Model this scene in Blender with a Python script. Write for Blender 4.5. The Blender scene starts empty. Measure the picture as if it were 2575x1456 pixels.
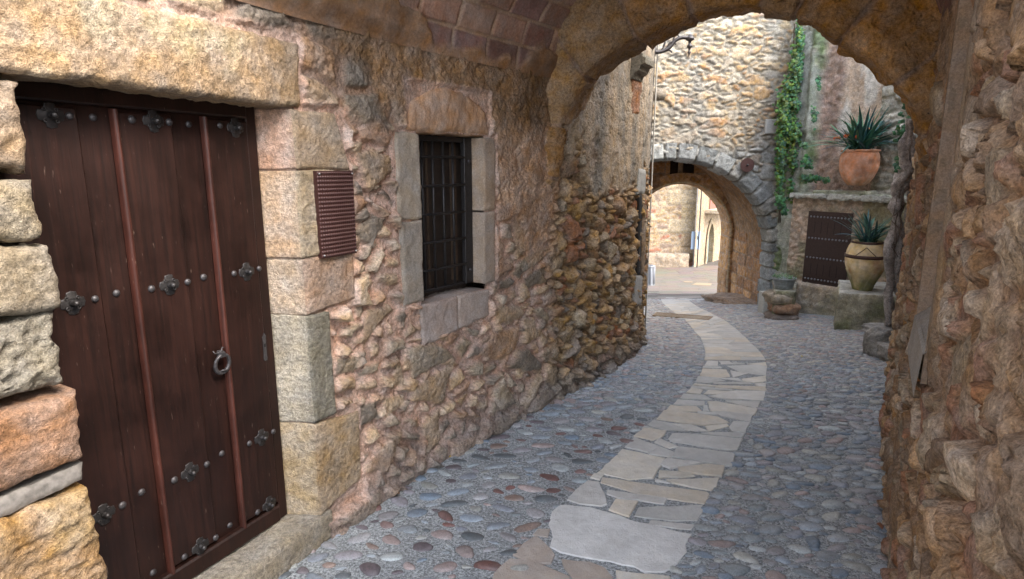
import bpy, math, random
import numpy as np
from mathutils import Vector
R = math.radians
rng = random.Random(7)
SC = bpy.context.scene
COL = SC.collection

# ------------------------------------------------------------------ camera, world, sun
CAMH, TILT, FPX = 1.8, R(11.45), 1510.0
cam = bpy.data.objects.new('camera', bpy.data.cameras.new('camera'))
COL.objects.link(cam)
cam.location = (0, 0, CAMH); cam.rotation_euler = (R(90) - TILT, 0, 0)
cam.data.lens = 36 * FPX / 2575; cam.data.sensor_width = 36
cam.data.clip_start = .05; cam.data.clip_end = 1000
SC.camera = cam
SUN_EL, SUN_AZ = R(48), R(128)          # azimuth clockwise from +Y
w = bpy.data.worlds.new('World'); SC.world = w; w.use_nodes = True
nt = w.node_tree; bg = nt.nodes['Background']
sky = nt.nodes.new('ShaderNodeTexSky'); sky.sky_type = 'NISHITA'; sky.sun_disc = False
sky.sun_elevation = SUN_EL; sky.sun_rotation = SUN_AZ
sky.dust_density = 2.0; sky.air_density = 1.0
hsv = nt.nodes.new('ShaderNodeHueSaturation'); hsv.inputs['Saturation'].default_value = .5
nt.links.new(sky.outputs[0], hsv.inputs['Color']); nt.links.new(hsv.outputs[0], bg.inputs[0]); bg.inputs[1].default_value = 0.15
sl = bpy.data.lights.new('sun', 'SUN'); sl.energy = .75; sl.angle = R(25); sl.color = (1, .90, .76)
so = bpy.data.objects.new('sun', sl); COL.objects.link(so)
sd = Vector((math.sin(SUN_AZ) * math.cos(SUN_EL), math.cos(SUN_AZ) * math.cos(SUN_EL), math.sin(SUN_EL)))
so.rotation_euler = (-sd).to_track_quat('-Z', 'Y').to_euler(); so.location = (0, -5, 20)
SC.view_settings.view_transform = 'Standard'; SC.view_settings.look = 'None'
SC.view_settings.gamma = 1; SC.view_settings.exposure = 2.88
SC.cycles.use_denoising = True; SC.cycles.denoising_input_passes = 'RGB_ALBEDO_NORMAL'
SC.cycles.max_bounces = 12; SC.cycles.diffuse_bounces = 10

# ------------------------------------------------------------------ photo pixel -> place helpers
cT, sT = math.cos(TILT), math.sin(TILT)
def ray(px, py):
    v = (py - 728) / FPX
    return ((px - 1287.5) / FPX, cT - v * sT, -(sT + v * cT))
def P(px, py, Y):
    r = ray(px, py); t = Y / r[1]
    return Vector((r[0] * t, Y, CAMH + r[2] * t))
_py = [-50, 4.5, 5.5, 6.5, 8, 12.4, 16, 20, 23.6, 26, 30, 40, 300]
_pz = [0, 0, -.06, -.17, -.37, -.98, -1.58, -2.24, -2.75, -2.95, -3.1, -3.3, -3.3]
def gz(y): return np.interp(y, _py, _pz)
def G(px, py):
    r = ray(px, py); Y = .6; st = .02
    while Y < 90:
        if CAMH + r[2] / r[1] * Y <= gz(Y): break
        Y += st
    return P(px, py, Y)

# ------------------------------------------------------------------ noise
def h2(ix, iy, seed):
    with np.errstate(over='ignore'):
        a = ix.astype(np.int64).astype(np.uint32) * np.uint32(374761393) + iy.astype(np.int64).astype(np.uint32) * np.uint32(668265263) + np.uint32((seed * 1274126177) & 0xffffffff)
        a = (a ^ (a >> np.uint32(13))) * np.uint32(1274126177)
        a = (a ^ (a >> np.uint32(16))) * np.uint32(2246822519)
        a ^= a >> np.uint32(13)
    return (a & np.uint32(0xffffff)).astype(np.float32) / 16777216.
def vn(x, y, seed):
    ix = np.floor(x); iy = np.floor(y); fx = x - ix; fy = y - iy
    fx = fx * fx * (3 - 2 * fx); fy = fy * fy * (3 - 2 * fy)
    a = h2(ix, iy, seed); b = h2(ix + 1, iy, seed); c = h2(ix, iy + 1, seed); d = h2(ix + 1, iy + 1, seed)
    return (a + (b - a) * fx) * (1 - fy) + (c + (d - c) * fx) * fy
def fbm(x, y, seed=0, octv=4, gain=.5):
    s = 0; a = 1; t = 0
    for o in range(octv):
        s = s + a * (vn(x * 2 ** o + 17.3 * o, y * 2 ** o - 9.1 * o, seed + o) - .5); t += a; a *= gain
    return s / t * 2
def ridge(x, y, seed=0, octv=3):
    s = 0; a = 1; t = 0
    for o in range(octv):
        s = s + a * (1 - np.abs(vn(x * 2 ** o, y * 2 ** o, seed + o) * 2 - 1)); t += a; a *= .5
    return s / t
def ss(a, b, x):
    t = np.clip((x - a) / (b - a), 0, 1); return t * t * (3 - 2 * t)
def voro(x, y, cw, ch, seed, drop=.25, jit=.85):
    X = x / cw; Y = y / ch
    iy = np.floor(Y)
    f1 = np.full(X.shape, 1e9, np.float32); f2 = f1.copy()
    c1x = np.zeros_like(f1); c1y = c1x.copy(); c2x = c1x.copy(); c2y = c1x.copy(); ida = c1x.copy(); idb = c1x.copy()
    for j in range(-2, 3):
        jy = iy + j
        off = h2(jy, jy * 0 + 5, seed + 9)
        ix = np.floor(X - off)
        for i in range(-2, 3):
            jx = ix + i
            cx = jx + off + .5 + (h2(jx, jy, seed) - .5) * jit
            cy = jy + .5 + (h2(jx, jy, seed + 1) - .5) * jit
            d = (cx - X) ** 2 + (cy - Y) ** 2
            d = np.where(h2(jx, jy, seed + 2) < drop, 1e8, d).astype(np.float32)
            n1 = d < f1
            n2 = (~n1) & (d < f2)
            f2 = np.where(n1, f1, np.where(n2, d, f2)); c2x = np.where(n1, c1x, np.where(n2, cx, c2x)); c2y = np.where(n1, c1y, np.where(n2, cy, c2y))
            f1 = np.where(n1, d, f1); c1x = np.where(n1, cx, c1x); c1y = np.where(n1, cy, c1y)
            ida = np.where(n1, h2(jx, jy, seed + 3), ida); idb = np.where(n1, h2(jx, jy, seed + 4), idb)
    e = (f2 - f1) / (2 * np.sqrt((c1x - c2x) ** 2 + (c1y - c2y) ** 2) + 1e-6)
    return e * min(cw, ch), ida, idb, (X - c1x), (Y - c1y)
def pick(pal, a, b, var=.18):
    pal = np.array(pal, np.float32)
    k = np.clip((a * len(pal)).astype(int), 0, len(pal) - 1)
    return pal[k] * (1 - var / 2 + var * b)[..., None] * np.ones(3, np.float32)
def mixc(a, b, t): return a + (b - a) * t[..., None]

def rubble2(u, v, cw, ch, seed, pal, mortar, big=2.1, share=.42, **k):
    h, c, m = rubble(u, v, cw, ch, seed, pal, mortar, full=True, **k)
    hb, cb, mb_ = rubble(u, v, cw * big, ch * big, seed + 200, pal, mortar, full=True, sel=share, **k)
    t = mb_; return h * (1 - t) + np.maximum(hb, .012) * t, mixc(c, cb, t)
def rubble(u, v, cw, ch, seed, pal, mortar, amp=.03, mw=.012, warp=.3, rough=.006, drop=.3, mh=.0, dome=.5, tk=.5, full=False, sel=None):
    """stones laid in mortar: height and colour over wall coordinates"""
    wu = u + warp * cw * fbm(u / cw * 1.3, v / ch * 1.3, seed + 20, 3) * .5
    wv = v + warp * ch * fbm(u / cw * 1.3 + 40, v / ch * 1.3, seed + 25, 3) * .6
    e, a, b, dx, dy = voro(wu, wv, cw, ch, seed, drop)
    e = e - mw * .5 + .004 * fbm(u * 45, v * 45, seed + 3, 2)
    m = ss(0, mw, e)
    if sel is not None: m = m * ((a * 11.7 % 1) < sel)
    d = ss(0, .45 * ch, e)
    body = amp * (.35 + .75 * b) * (1 - dome + dome * d) + amp * tk * ((a * 7 % 1 - .5) * dx + (a * 13 % 1 - .4) * dy)
    fac = ridge(u / cw * 3.1, v / ch * 3.1, seed + 50, 3)
    body = body + rough * (fac - .5) * 1.3 + rough * .9 * fbm(u * 38, v * 38, seed + 6, 4, .7)
    mor = mh + .35 * rough * fbm(u * 30, v * 30, seed + 8, 4) + rough * .8 * (ridge(u * 9, v * 9, seed + 61, 2) - .5)
    h = mor * (1 - m) + np.maximum(body, mor - .004) * m
    c = pick(pal, a, b)
    c = c * (1 + .16 * fbm(u * 14, v * 14, seed + 30, 3))[..., None]
    mo = np.array(mortar, np.float32) * (1 + .15 * fbm(u * 6, v * 6, seed + 33, 3))[..., None]
    return (h, mixc(mo, c, m), m) if full else (h, mixc(mo, c, m))

# ------------------------------------------------------------------ objects
def tag(o, label=None, cat=None, group=None, kind=None):
    if label: o['label'] = label
    if cat: o['category'] = cat
    if group: o['group'] = group
    if kind: o['kind'] = kind
    return o
def empty(name, loc, label, cat, group=None, rz=0):
    o = bpy.data.objects.new(name, None); COL.objects.link(o)
    o.location = loc; o.rotation_euler = (0, 0, rz); o.empty_display_size = .1
    return tag(o, label, cat, group)
def origin(parent):
    v = Vector((0, 0, 0))
    while parent is not None:
        v += parent.location; parent = parent.parent
    return v
def mesh(name, V, F, mat, parent=None, col=None, smooth=True, base=None, local=False):
    V = np.asarray(V, np.float32).reshape(-1, 3)
    if base is None: base = Vector((0, 0, 0))
    off = origin(parent) + Vector(base)
    if local: off = Vector((0, 0, 0))
    V = V - np.array(off, np.float32)
    me = bpy.data.meshes.new(name)
    if isinstance(F, np.ndarray):
        k = F.shape[1]
        me.vertices.add(len(V)); me.vertices.foreach_set('co', V.ravel())
        me.loops.add(F.size); me.loops.foreach_set('vertex_index', F.astype(np.int32).ravel())
        me.polygons.add(len(F)); me.polygons.foreach_set('loop_start', np.arange(0, F.size, k, dtype=np.int32))
        me.polygons.foreach_set('loop_total', np.full(len(F), k, np.int32))
        me.update(calc_edges=True); me.validate()
    else:
        me.from_pydata([tuple(map(float, x)) for x in V], [], F)
    me.polygons.foreach_set('use_smooth', np.full(len(me.polygons), smooth))
    if col is not None:
        c = np.asarray(col, np.float32)
        if c.ndim == 1: c = np.tile(c, (len(V), 1))
        c = np.concatenate([np.clip(c[:, :3], 0, 1), np.ones((len(c), 1), np.float32)], 1)
        at = me.color_attributes.new('Col', 'FLOAT_COLOR', 'POINT'); at.data.foreach_set('color', c.ravel())
    me.materials.append(mat)
    o = bpy.data.objects.new(name, me); COL.objects.link(o)
    o.parent = parent
    if not local: o.location = base
    me.update()
    return o
def gridf(n, m, keep=None):
    i = np.arange(n * m).reshape(n, m)
    F = np.stack([i[:-1, :-1], i[1:, :-1], i[1:, 1:], i[:-1, 1:]], -1)
    if keep is not None: return F[keep]
    return F.reshape(-1, 4)
class MB:
    def __init__(s): s.v = []; s.f = []; s.c = []
    def add(s, V, F, c=None):
        n = len(s.v); s.v += [tuple(x) for x in V]; s.f += [[i + n for i in f] for f in F]
        if c is not None:
            c = np.asarray(c, float)
            s.c += [tuple(c)] * len(V) if c.ndim == 1 else [tuple(x) for x in c]
        return s
    def build(s, name, mat, parent=None, smooth=False, base=None, local=False):
        return mesh(name, s.v, s.f, mat, parent, np.array(s.c) if s.c else None, smooth, base, local)
BOXF = [[0, 3, 2, 1], [4, 5, 6, 7], [0, 1, 5, 4], [1, 2, 6, 5], [2, 3, 7, 6], [3, 0, 4, 7]]
def boxv(M, a, b):
    """M maps (u,v,h) -> point; corners a,b"""
    return [M(*q) for q in [(a[0], a[1], a[2]), (b[0], a[1], a[2]), (b[0], b[1], a[2]), (a[0], b[1], a[2]), (a[0], a[1], b[2]), (b[0], a[1], b[2]), (b[0], b[1], b[2]), (a[0], b[1], b[2])]]
def box(mb, M, a, b, c=None, bev=0):
    if bev:
        x0, y0, z0 = a; x1, y1, z1 = b; g = bev
        V = [M(x0, y0, z0), M(x1, y0, z0), M(x1, y1, z0), M(x0, y1, z0), M(x0, y0, z1 - g), M(x1, y0, z1 - g), M(x1, y1, z1 - g), M(x0, y1, z1 - g),
             M(x0 + g, y0 + g, z1), M(x1 - g, y0 + g, z1), M(x1 - g, y1 - g, z1), M(x0 + g, y1 - g, z1)]
        F = [[0, 3, 2, 1], [8, 9, 10, 11]] + [[i, (i + 1) % 4, 4 + (i + 1) % 4, 4 + i] for i in range(4)] + [[4 + i, 4 + (i + 1) % 4, 8 + (i + 1) % 4, 8 + i] for i in range(4)]
        return mb.add(V, F, c)
    return mb.add(boxv(M, a, b), BOXF, c)
def tube(pts, rad, n=8, closed=False):
    pts = [Vector(p) for p in pts]; V = []; F = []
    N = len(pts); rads = rad if isinstance(rad, (list, tuple)) else [rad] * N
    up = None
    for i, p in enumerate(pts):
        if closed: d = pts[(i + 1) % N] - pts[i - 1]
        else: d = pts[min(i + 1, N - 1)] - pts[max(i - 1, 0)]
        d.normalize()
        if up is None: up = d.orthogonal().normalized()
        up = (up - d * up.dot(d)).normalized(); s = d.cross(up)
        for k in range(n):
            a = 2 * math.pi * k / n
            V.append(p + (up * math.cos(a) + s * math.sin(a)) * rads[i])
    for i in range(N if closed else N - 1):
        j = (i + 1) % N
        for k in range(n):
            F.append([i * n + k, i * n + (k + 1) % n, j * n + (k + 1) % n, j * n + k])
    if not closed: F += [list(range(n))[::-1], [(N - 1) * n + k for k in range(n)]]
    return V, F
def lathe(prof, n=40, c=(0, 0, 0), wob=0, seed=1):
    V = []; F = []
    for i, (r, z) in enumerate(prof):
        for k in range(n):
            a = 2 * math.pi * k / n
            rr = r * (1 + wob * math.sin(3 * a + seed + i * .2))
            V.append((c[0] + rr * math.cos(a), c[1] + rr * math.sin(a), c[2] + z))
    m = len(prof)
    for i in range(m - 1):
        for k in range(n): F.append([i * n + k, i * n + (k + 1) % n, (i + 1) * n + (k + 1) % n, (i + 1) * n + k])
    return V, F

# ------------------------------------------------------------------ materials
def newmat(name):
    m = bpy.data.materials.new(name); m.use_nodes = True
    nt = m.node_tree; return m, nt, nt.nodes['Principled BSDF']
def N(nt, t, **k):
    n = nt.nodes.new(t)
    for a, b in k.items():
        if a in n.inputs: n.inputs[a].default_value = b
        else: setattr(n, a, b)
    return n
def stone_mat(name, b1=.5, s1=70, s2=260, dist=.01, rough=.92, fleck=.35, blot=.3, base=None, spec=.25, pits=0, grime=0):
    m, nt, p = newmat(name); L = nt.links.new
    geo = N(nt, 'ShaderNodeNewGeometry')
    if base is None: src = N(nt, 'ShaderNodeAttribute', attribute_name='Col').outputs['Color']
    else:
        rgb = N(nt, 'ShaderNodeRGB'); rgb.outputs[0].default_value = (*base, 1); src = rgb.outputs[0]
    n1 = N(nt, 'ShaderNodeTexNoise', Scale=s1, Detail=6.0, Roughness=.65); L(geo.outputs['Position'], n1.inputs['Vector'])
    n2 = N(nt, 'ShaderNodeTexNoise', Scale=s2, Detail=3.0, Roughness=.7); L(geo.outputs['Position'], n2.inputs['Vector'])
    n3 = N(nt, 'ShaderNodeTexNoise', Scale=5.0, Detail=5.0, Roughness=.6); L(geo.outputs['Position'], n3.inputs['Vector'])
    r1 = N(nt, 'ShaderNodeMapRange'); r1.inputs['From Min'].default_value = .3; r1.inputs['From Max'].default_value = .7
    r1.inputs['To Min'].default_value = 1 - fleck; r1.inputs['To Max'].default_value = 1 + fleck; L(n2.outputs[0], r1.inputs[0])
    r3 = N(nt, 'ShaderNodeMapRange'); r3.inputs['From Min'].default_value = .3; r3.inputs['From Max'].default_value = .7
    r3.inputs['To Min'].default_value = 1 - blot; r3.inputs['To Max'].default_value = 1 + blot; L(n3.outputs[0], r3.inputs[0])
    r5 = N(nt, 'ShaderNodeMapRange'); r5.inputs['From Min'].default_value = .34; r5.inputs['From Max'].default_value = .62
    r5.inputs['To Min'].default_value = 1 - fleck * 1.1; r5.inputs['To Max'].default_value = 1 + fleck * .5; L(n1.outputs[0], r5.inputs[0])
    m5 = N(nt, 'ShaderNodeMath', operation='MULTIPLY'); L(r1.outputs[0], m5.inputs[0]); L(r5.outputs[0], m5.inputs[1])
    mu = N(nt, 'ShaderNodeMath', operation='MULTIPLY'); L(m5.outputs[0], mu.inputs[0]); L(r3.outputs[0], mu.inputs[1])
    vm = N(nt, 'ShaderNodeVectorMath', operation='SCALE'); L(src, vm.inputs[0]); L(mu.outputs[0], vm.inputs['Scale'])
    out = vm.outputs[0]
    hs = N(nt, 'ShaderNodeHueSaturation'); L(out, hs.inputs['Color'])
    n4 = N(nt, 'ShaderNodeTexNoise', Scale=11.0, Detail=4.0); L(geo.outputs['Position'], n4.inputs['Vector'])
    r4 = N(nt, 'ShaderNodeMapRange'); r4.inputs['From Min'].default_value = .3; r4.inputs['From Max'].default_value = .7
    r4.inputs['To Min'].default_value = .75; r4.inputs['To Max'].default_value = 1.25; L(n4.outputs[0], r4.inputs[0]); L(r4.outputs[0], hs.inputs['Saturation'])
    L(hs.outputs[0], p.inputs['Base Color'])
    p.inputs['Roughness'].default_value = rough; p.inputs['Specular IOR Level'].default_value = spec
    ad = N(nt, 'ShaderNodeMath', operation='MULTIPLY_ADD'); L(n2.outputs[0], ad.inputs[0]); ad.inputs[1].default_value = .35; L(n1.outputs[0], ad.inputs[2])
    hh = ad.outputs[0]
    if pits:
        vo = N(nt, 'ShaderNodeTexVoronoi', Scale=pits); L(geo.outputs['Position'], vo.inputs['Vector'])
        mr = N(nt, 'ShaderNodeMapRange'); mr.inputs['From Max'].default_value = .45; mr.inputs['To Min'].default_value = -.6; L(vo.outputs['Distance'], mr.inputs[0]); mr.inputs['To Max'].default_value = 0
        a2 = N(nt, 'ShaderNodeMath', operation='ADD'); L(hh, a2.inputs[0]); L(mr.outputs[0], a2.inputs[1]); hh = a2.outputs[0]
    bu = N(nt, 'ShaderNodeBump', Strength=b1, Distance=dist); L(hh, bu.inputs['Height']); L(bu.outputs[0], p.inputs['Normal'])
    return m
def plain(name, colr, rough=.6, metal=0, bump=0, scale=60, var=.12, spec=.5, dist=.003, coat=0):
    m, nt, p = newmat(name); L = nt.links.new
    geo = N(nt, 'ShaderNodeNewGeometry')
    n1 = N(nt, 'ShaderNodeTexNoise', Scale=scale, Detail=5.0, Roughness=.6); L(geo.outputs['Position'], n1.inputs['Vector'])
    if colr is None: src = N(nt, 'ShaderNodeAttribute', attribute_name='Col').outputs['Color']
    else:
        rgb = N(nt, 'ShaderNodeRGB'); rgb.outputs[0].default_value = (*colr, 1); src = rgb.outputs[0]
    r = N(nt, 'ShaderNodeMapRange'); r.inputs['From Min'].default_value = .3; r.inputs['From Max'].default_value = .7
    r.inputs['To Min'].default_value = 1 - var; r.inputs['To Max'].default_value = 1 + var; L(n1.outputs[0], r.inputs[0])
    vm = N(nt, 'ShaderNodeVectorMath', operation='SCALE'); L(src, vm.inputs[0]); L(r.outputs[0], vm.inputs['Scale']); L(vm.outputs[0], p.inputs['Base Color'])
    p.inputs['Roughness'].default_value = rough; p.inputs['Metallic'].default_value = metal; p.inputs['Specular IOR Level'].default_value = spec
    if bump:
        bu = N(nt, 'ShaderNodeBump', Strength=bump, Distance=dist); L(n1.outputs[0], bu.inputs['Height']); L(bu.outputs[0], p.inputs['Normal'])
    return m
M_rub = stone_mat('rubble_stone', 1.0, 60, 190, .015, pits=34, fleck=.34)
M_block = stone_mat('dressed_stone', 1.0, 55, 200, .020, fleck=.36, blot=.18)
M_smooth = stone_mat('tooled_stone', .6, 90, 260, .008, fleck=.24, blot=.15)
M_far = stone_mat('far_stone', .7, 14, 60, .04, fleck=.3, blot=.25)
M_street = stone_mat('street_mortar', 1.0, 70, 190, .010, rough=.85, fleck=.6, blot=.15)
M_peb = stone_mat('river_pebble', .4, 50, 200, .005, rough=.45, fleck=.22, blot=.1, spec=.5)
M_flag = stone_mat('flagstone', .8, 16, 130, .012, rough=.55, fleck=.08, blot=.12, spec=.45)
M_iron = plain('wrought_iron', (.065, .06, .062), .46, .5, .4, 90, .3)
M_irond = plain('dark_iron', (.035, .032, .032), .45, .5, .3, 90, .3)
M_terra = stone_mat('terracotta', .3, 30, 150, .006, rough=.8, fleck=.12, blot=.32)
M_leaf = plain('leaf', None, .5, 0, .2, 30, .3, .4)
def wood_mat(name, colr, rough=.45):
    m, nt, p = newmat(name); L = nt.links.new
    geo = N(nt, 'ShaderNodeNewGeometry'); mp = N(nt, 'ShaderNodeMapping'); mp.inputs['Scale'].default_value = (60, 60, 2.2)
    L(geo.outputs['Position'], mp.inputs['Vector'])
    n1 = N(nt, 'ShaderNodeTexNoise', Scale=1.0, Detail=6.0, Roughness=.65, Distortion=.4); L(mp.outputs[0], n1.inputs['Vector'])
    n2 = N(nt, 'ShaderNodeTexNoise', Scale=3.5, Detail=5.0, Roughness=.7); L(geo.outputs['Position'], n2.inputs['Vector'])
    mp3 = N(nt, 'ShaderNodeMapping'); mp3.inputs['Scale'].default_value = (150, 150, 22); L(geo.outputs['Position'], mp3.inputs['Vector'])
    n3 = N(nt, 'ShaderNodeTexNoise', Scale=1.0, Detail=2.0); L(mp3.outputs[0], n3.inputs['Vector'])
    ra = N(nt, 'ShaderNodeValToRGB'); L(n1.outputs[0], ra.inputs[0])
    e = ra.color_ramp.elements; e[0].position = .3; e[0].color = (*[c * .45 for c in colr], 1); e[1].position = .72; e[1].color = (*[c * 1.5 for c in colr], 1)
    mx = N(nt, 'ShaderNodeMix', data_type='RGBA', blend_type='MULTIPLY'); mx.inputs['Factor'].default_value = .85
    r2 = N(nt, 'ShaderNodeMapRange'); r2.inputs['From Min'].default_value = .3; r2.inputs['From Max'].default_value = .7; r2.inputs['To Min'].default_value = .35; r2.inputs['To Max'].default_value = 1.5
    L(n2.outputs[0], r2.inputs[0]); L(ra.outputs[0], mx.inputs['A']); L(r2.outputs[0], mx.inputs['B'])
    # pale flecks where the varnish is chipped
    r3 = N(nt, 'ShaderNodeMapRange'); r3.inputs['From Min'].default_value = .72; r3.inputs['From Max'].default_value = .78; r3.inputs['To Max'].default_value = .5; L(n3.outputs[0], r3.inputs[0])
    m3 = N(nt, 'ShaderNodeMix', data_type='RGBA'); L(r3.outputs[0], m3.inputs['Factor']); L(mx.outputs['Result'], m3.inputs['A']); m3.inputs['B'].default_value = (.2, .14, .11, 1)
    L(m3.outputs['Result'], p.inputs['Base Color'])
    rr = N(nt, 'ShaderNodeMapRange'); rr.inputs['To Min'].default_value = rough - .12; rr.inputs['To Max'].default_value = rough + .2; L(n2.outputs[0], rr.inputs[0]); L(rr.outputs[0], p.inputs['Roughness'])
    p.inputs['Specular IOR Level'].default_value = .35
    bu = N(nt, 'ShaderNodeBump', Strength=.35, Distance=.003); L(n1.outputs[0], bu.inputs['Height']); L(bu.outputs[0], p.inputs['Normal'])
    return m
M_door = wood_mat('door_wood', (.0150, .0050, .0032))
M_batten = wood_mat('batten_wood', (.048, .014, .009), .45)

# ------------------------------------------------------------------ wall frames
class Wall:
    """vertical surface over a base line; u along it, v = height, h = out of it (to the right of travel)"""
    def __init__(s, pts, i0=0, smooth=0.0, side=1):
        p = np.array(pts, float); L = np.r_[0, np.cumsum(np.hypot(*np.diff(p, axis=0).T))]
        s.raw = p; s.rawL = L - L[i0]
        n = max(int(L[-1] / .04), 8); t = np.linspace(0, L[-1], n)
        x = np.interp(t, L, p[:, 0]); y = np.interp(t, L, p[:, 1])
        if smooth:
            k = max(int(smooth / .04), 1); ke = np.ones(2 * k + 1) / (2 * k + 1)
            xp = np.pad(x, k, 'reflect', reflect_type='odd'); yp = np.pad(y, k, 'reflect', reflect_type='odd')
            x = np.convolve(xp, ke, 'valid'); y = np.convolve(yp, ke, 'valid')
        s.t = t - L[i0]; s.x = x; s.y = y
        dx = np.gradient(x, t); dy = np.gradient(y, t); l = np.hypot(dx, dy)
        s.nx = dy / l * side; s.ny = -dx / l * side
    def __call__(s, u, v, h=0.):
        return Vector((float(np.interp(u, s.t, s.x) + h * np.interp(u, s.t, s.nx)), float(np.interp(u, s.t, s.y) + h * np.interp(u, s.t, s.ny)), float(v)))
    def arr(s, u, v, h):
        return np.stack([np.interp(u, s.t, s.x) + h * np.interp(u, s.t, s.nx), np.interp(u, s.t, s.y) + h * np.interp(u, s.t, s.ny), v + 0 * u], -1)
    def uv(s, px, py, h=0.):
        r = ray(px, py); X = s.x + h * s.nx; Y = s.y + h * s.ny
        g = X * r[1] - Y * r[0]; best = None
        for i in np.where(np.sign(g[:-1]) != np.sign(g[1:]))[0]:
            w = g[i] / (g[i] - g[i + 1]); x = X[i] + w * (X[i + 1] - X[i]); y = Y[i] + w * (Y[i + 1] - Y[i])
            t = (x * r[0] + y * r[1]) / (r[0] ** 2 + r[1] ** 2)
            if t > 0 and (best is None or t < best[0]): best = (t, s.t[i] + w * (s.t[i + 1] - s.t[i]), CAMH + t * r[2])
        return best[1:] if best else None
def axis(*seg):
    """piecewise grid coordinates: (start, step, end, step, end ...)"""
    o = [seg[0]]; a = seg[0]
    for st, b in zip(seg[1::2], seg[2::2]):
        n = max(int(round((b - a) / st)), 1); o += list(np.linspace(a, b, n + 1)[1:]); a = b
    return np.array(o)
def holes_keep(uc, vc, holes):
    k = np.ones(uc.shape, bool)
    for (a, b, c, d) in holes: k &= ~((uc > a) & (uc < b) & (vc > c) & (vc < d))
    return k
def wall_mesh(name, W, us, vs, fn, mat, parent, holes=()):
    U, V = np.meshgrid(us, vs, indexing='ij')
    h, c = fn(U, V)
    X = W.arr(U, V, h)
    keep = holes_keep((U[:-1, :-1] + U[1:, 1:]) / 2, (V[:-1, :-1] + V[1:, 1:]) / 2, holes) if holes else None
    return mesh(name, X, gridf(len(us), len(vs), keep), mat, parent, c.reshape(-1, 3))
def block(name, W, q, mat, parent, col, h0=.03, depth=.1, rough=.008, rad=.015, seed=1, step=.009, fr=22, aniso=1, wob=.006, sidecol=None, left=(0, 0), colvar=None, tilt=0, arc=0):
    """one cut stone: quad q of (u,v) corners bl, br, tr, tl; rough rounded face, sides running back"""
    q = np.array(q, float)
    wl = max(np.hypot(*(q[1] - q[0])), np.hypot(*(q[2] - q[3]))); hl = max(np.hypot(*(q[3] - q[0])), np.hypot(*(q[2] - q[1])))
    n = max(int(wl / step), 6); m = max(int(hl / step), 6)
    a, b = np.meshgrid(np.linspace(0, 1, n), np.linspace(0, 1, m), indexing='ij')
    u = (1 - a) * (1 - b) * q[0, 0] + a * (1 - b) * q[1, 0] + a * b * q[2, 0] + (1 - a) * b * q[3, 0]
    v = (1 - a) * (1 - b) * q[0, 1] + a * (1 - b) * q[1, 1] + a * b * q[2, 1] + (1 - a) * b * q[3, 1]
    v = v + arc * b * (1 - (2 * a - 1) ** 2)
    d = np.minimum(np.minimum(a, 1 - a) * wl, np.minimum(b, 1 - b) * hl)
    # round the plan corners a little
    k = np.clip(1 - d / (rad * 1.5), 0, 1)
    u2 = u + wob * fbm(u * 16, v * 16, seed + 70, 4) * 1.8 * np.clip(1 - d / .08, 0, 1); v2 = v + wob * fbm(u * 16 + 9, v * 16, seed + 75, 4) * 1.8 * np.clip(1 - d / .08, 0, 1)
    h = h0 + tilt * (a - .5) - rad * (1 - np.sqrt(np.clip(1 - k * k, 0, 1)))
    h = h + rough * (fbm(u * fr, v * fr / aniso, seed, 5, .72) + .5 * (ridge(u * fr * 1.7, v * fr * 1.7 / aniso, seed + 5, 2) - .5)) * np.clip(d / .012, .3, 1) + rough * 1.3 * fbm(u * 3, v * 3, seed + 2, 2)
    X = W.arr(u2, v2, h).reshape(-1, 3)
    c = np.array(col, np.float32) * (1 + .14 * fbm(u * 9, v * 9, seed + 11, 3))[..., None]
    if colvar is not None: c = mixc(c, np.array(colvar, np.float32) + 0 * c, ss(.0, .35, fbm(u * 4, v * 4, seed + 14, 4)))
    c = c.reshape(-1, 3)
    F = gridf(n, m).tolist(); I = np.arange(n * m).reshape(n, m)
    loop = list(I[:, 0]) + list(I[-1, 1:]) + list(I[-2::-1, -1]) + list(I[0, -2:0:-1])
    uf, vf, af = u2.ravel(), v2.ravel(), a.ravel(); V = [X]; C = [c]
    cs = np.array(sidecol if sidecol is not None else col, np.float32)
    ns = 5; L = len(loop); hf = h.ravel(); dup = len(X)
    lo = np.array(loop)
    for kx in range(0, ns + 1):
        t = kx / ns
        uu = uf[lo] + np.where(af[lo] == 0, left[0] * t, 0); hh = hf[lo] * (1 - t) + (-depth) * t
        jit = .5 * rough * fbm(uf[lo] * 30 + kx * 3.1, vf[lo] * 30, seed + 40, 2) if 0 < kx else 0
        V.append(W.arr(uu + jit, vf[lo] + jit, hh)); C.append(np.tile(cs, (L, 1)) if kx else c[lo] * .5 + cs * .5)
    for kx in range(ns):
        for i in range(L):
            j = (i + 1) % L; A = dup + kx * L
            F.append([A + i, A + L + i, A + L + j, A + j])
    # weld first side ring to the face with a thin seam-free join
    for i in range(L):
        j = (i + 1) % L; F.append([loop[i], dup + i, dup + j, loop[j]]) if False else None
    F = [f for f in F if f]
    return mesh(name, np.concatenate(V), np.array(F, np.int32), mat, parent, np.concatenate(C))

# ------------------------------------------------------------------ palettes
WARM = [(.46, .33, .215), (.38, .275, .185), (.52, .38, .25), (.33, .265, .195), (.48, .315, .205), (.37, .30, .22), (.25, .205, .16), (.56, .43, .30), (.42, .26, .17)]
OCHRE = [(.42, .27, .135), (.34, .215, .105), (.47, .32, .18), (.38, .285, .18), (.29, .185, .11), (.47, .375, .26), (.33, .165, .095), (.25, .205, .165), (.43, .28, .13)]
PINKM = (.58, .40, .315)

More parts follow.
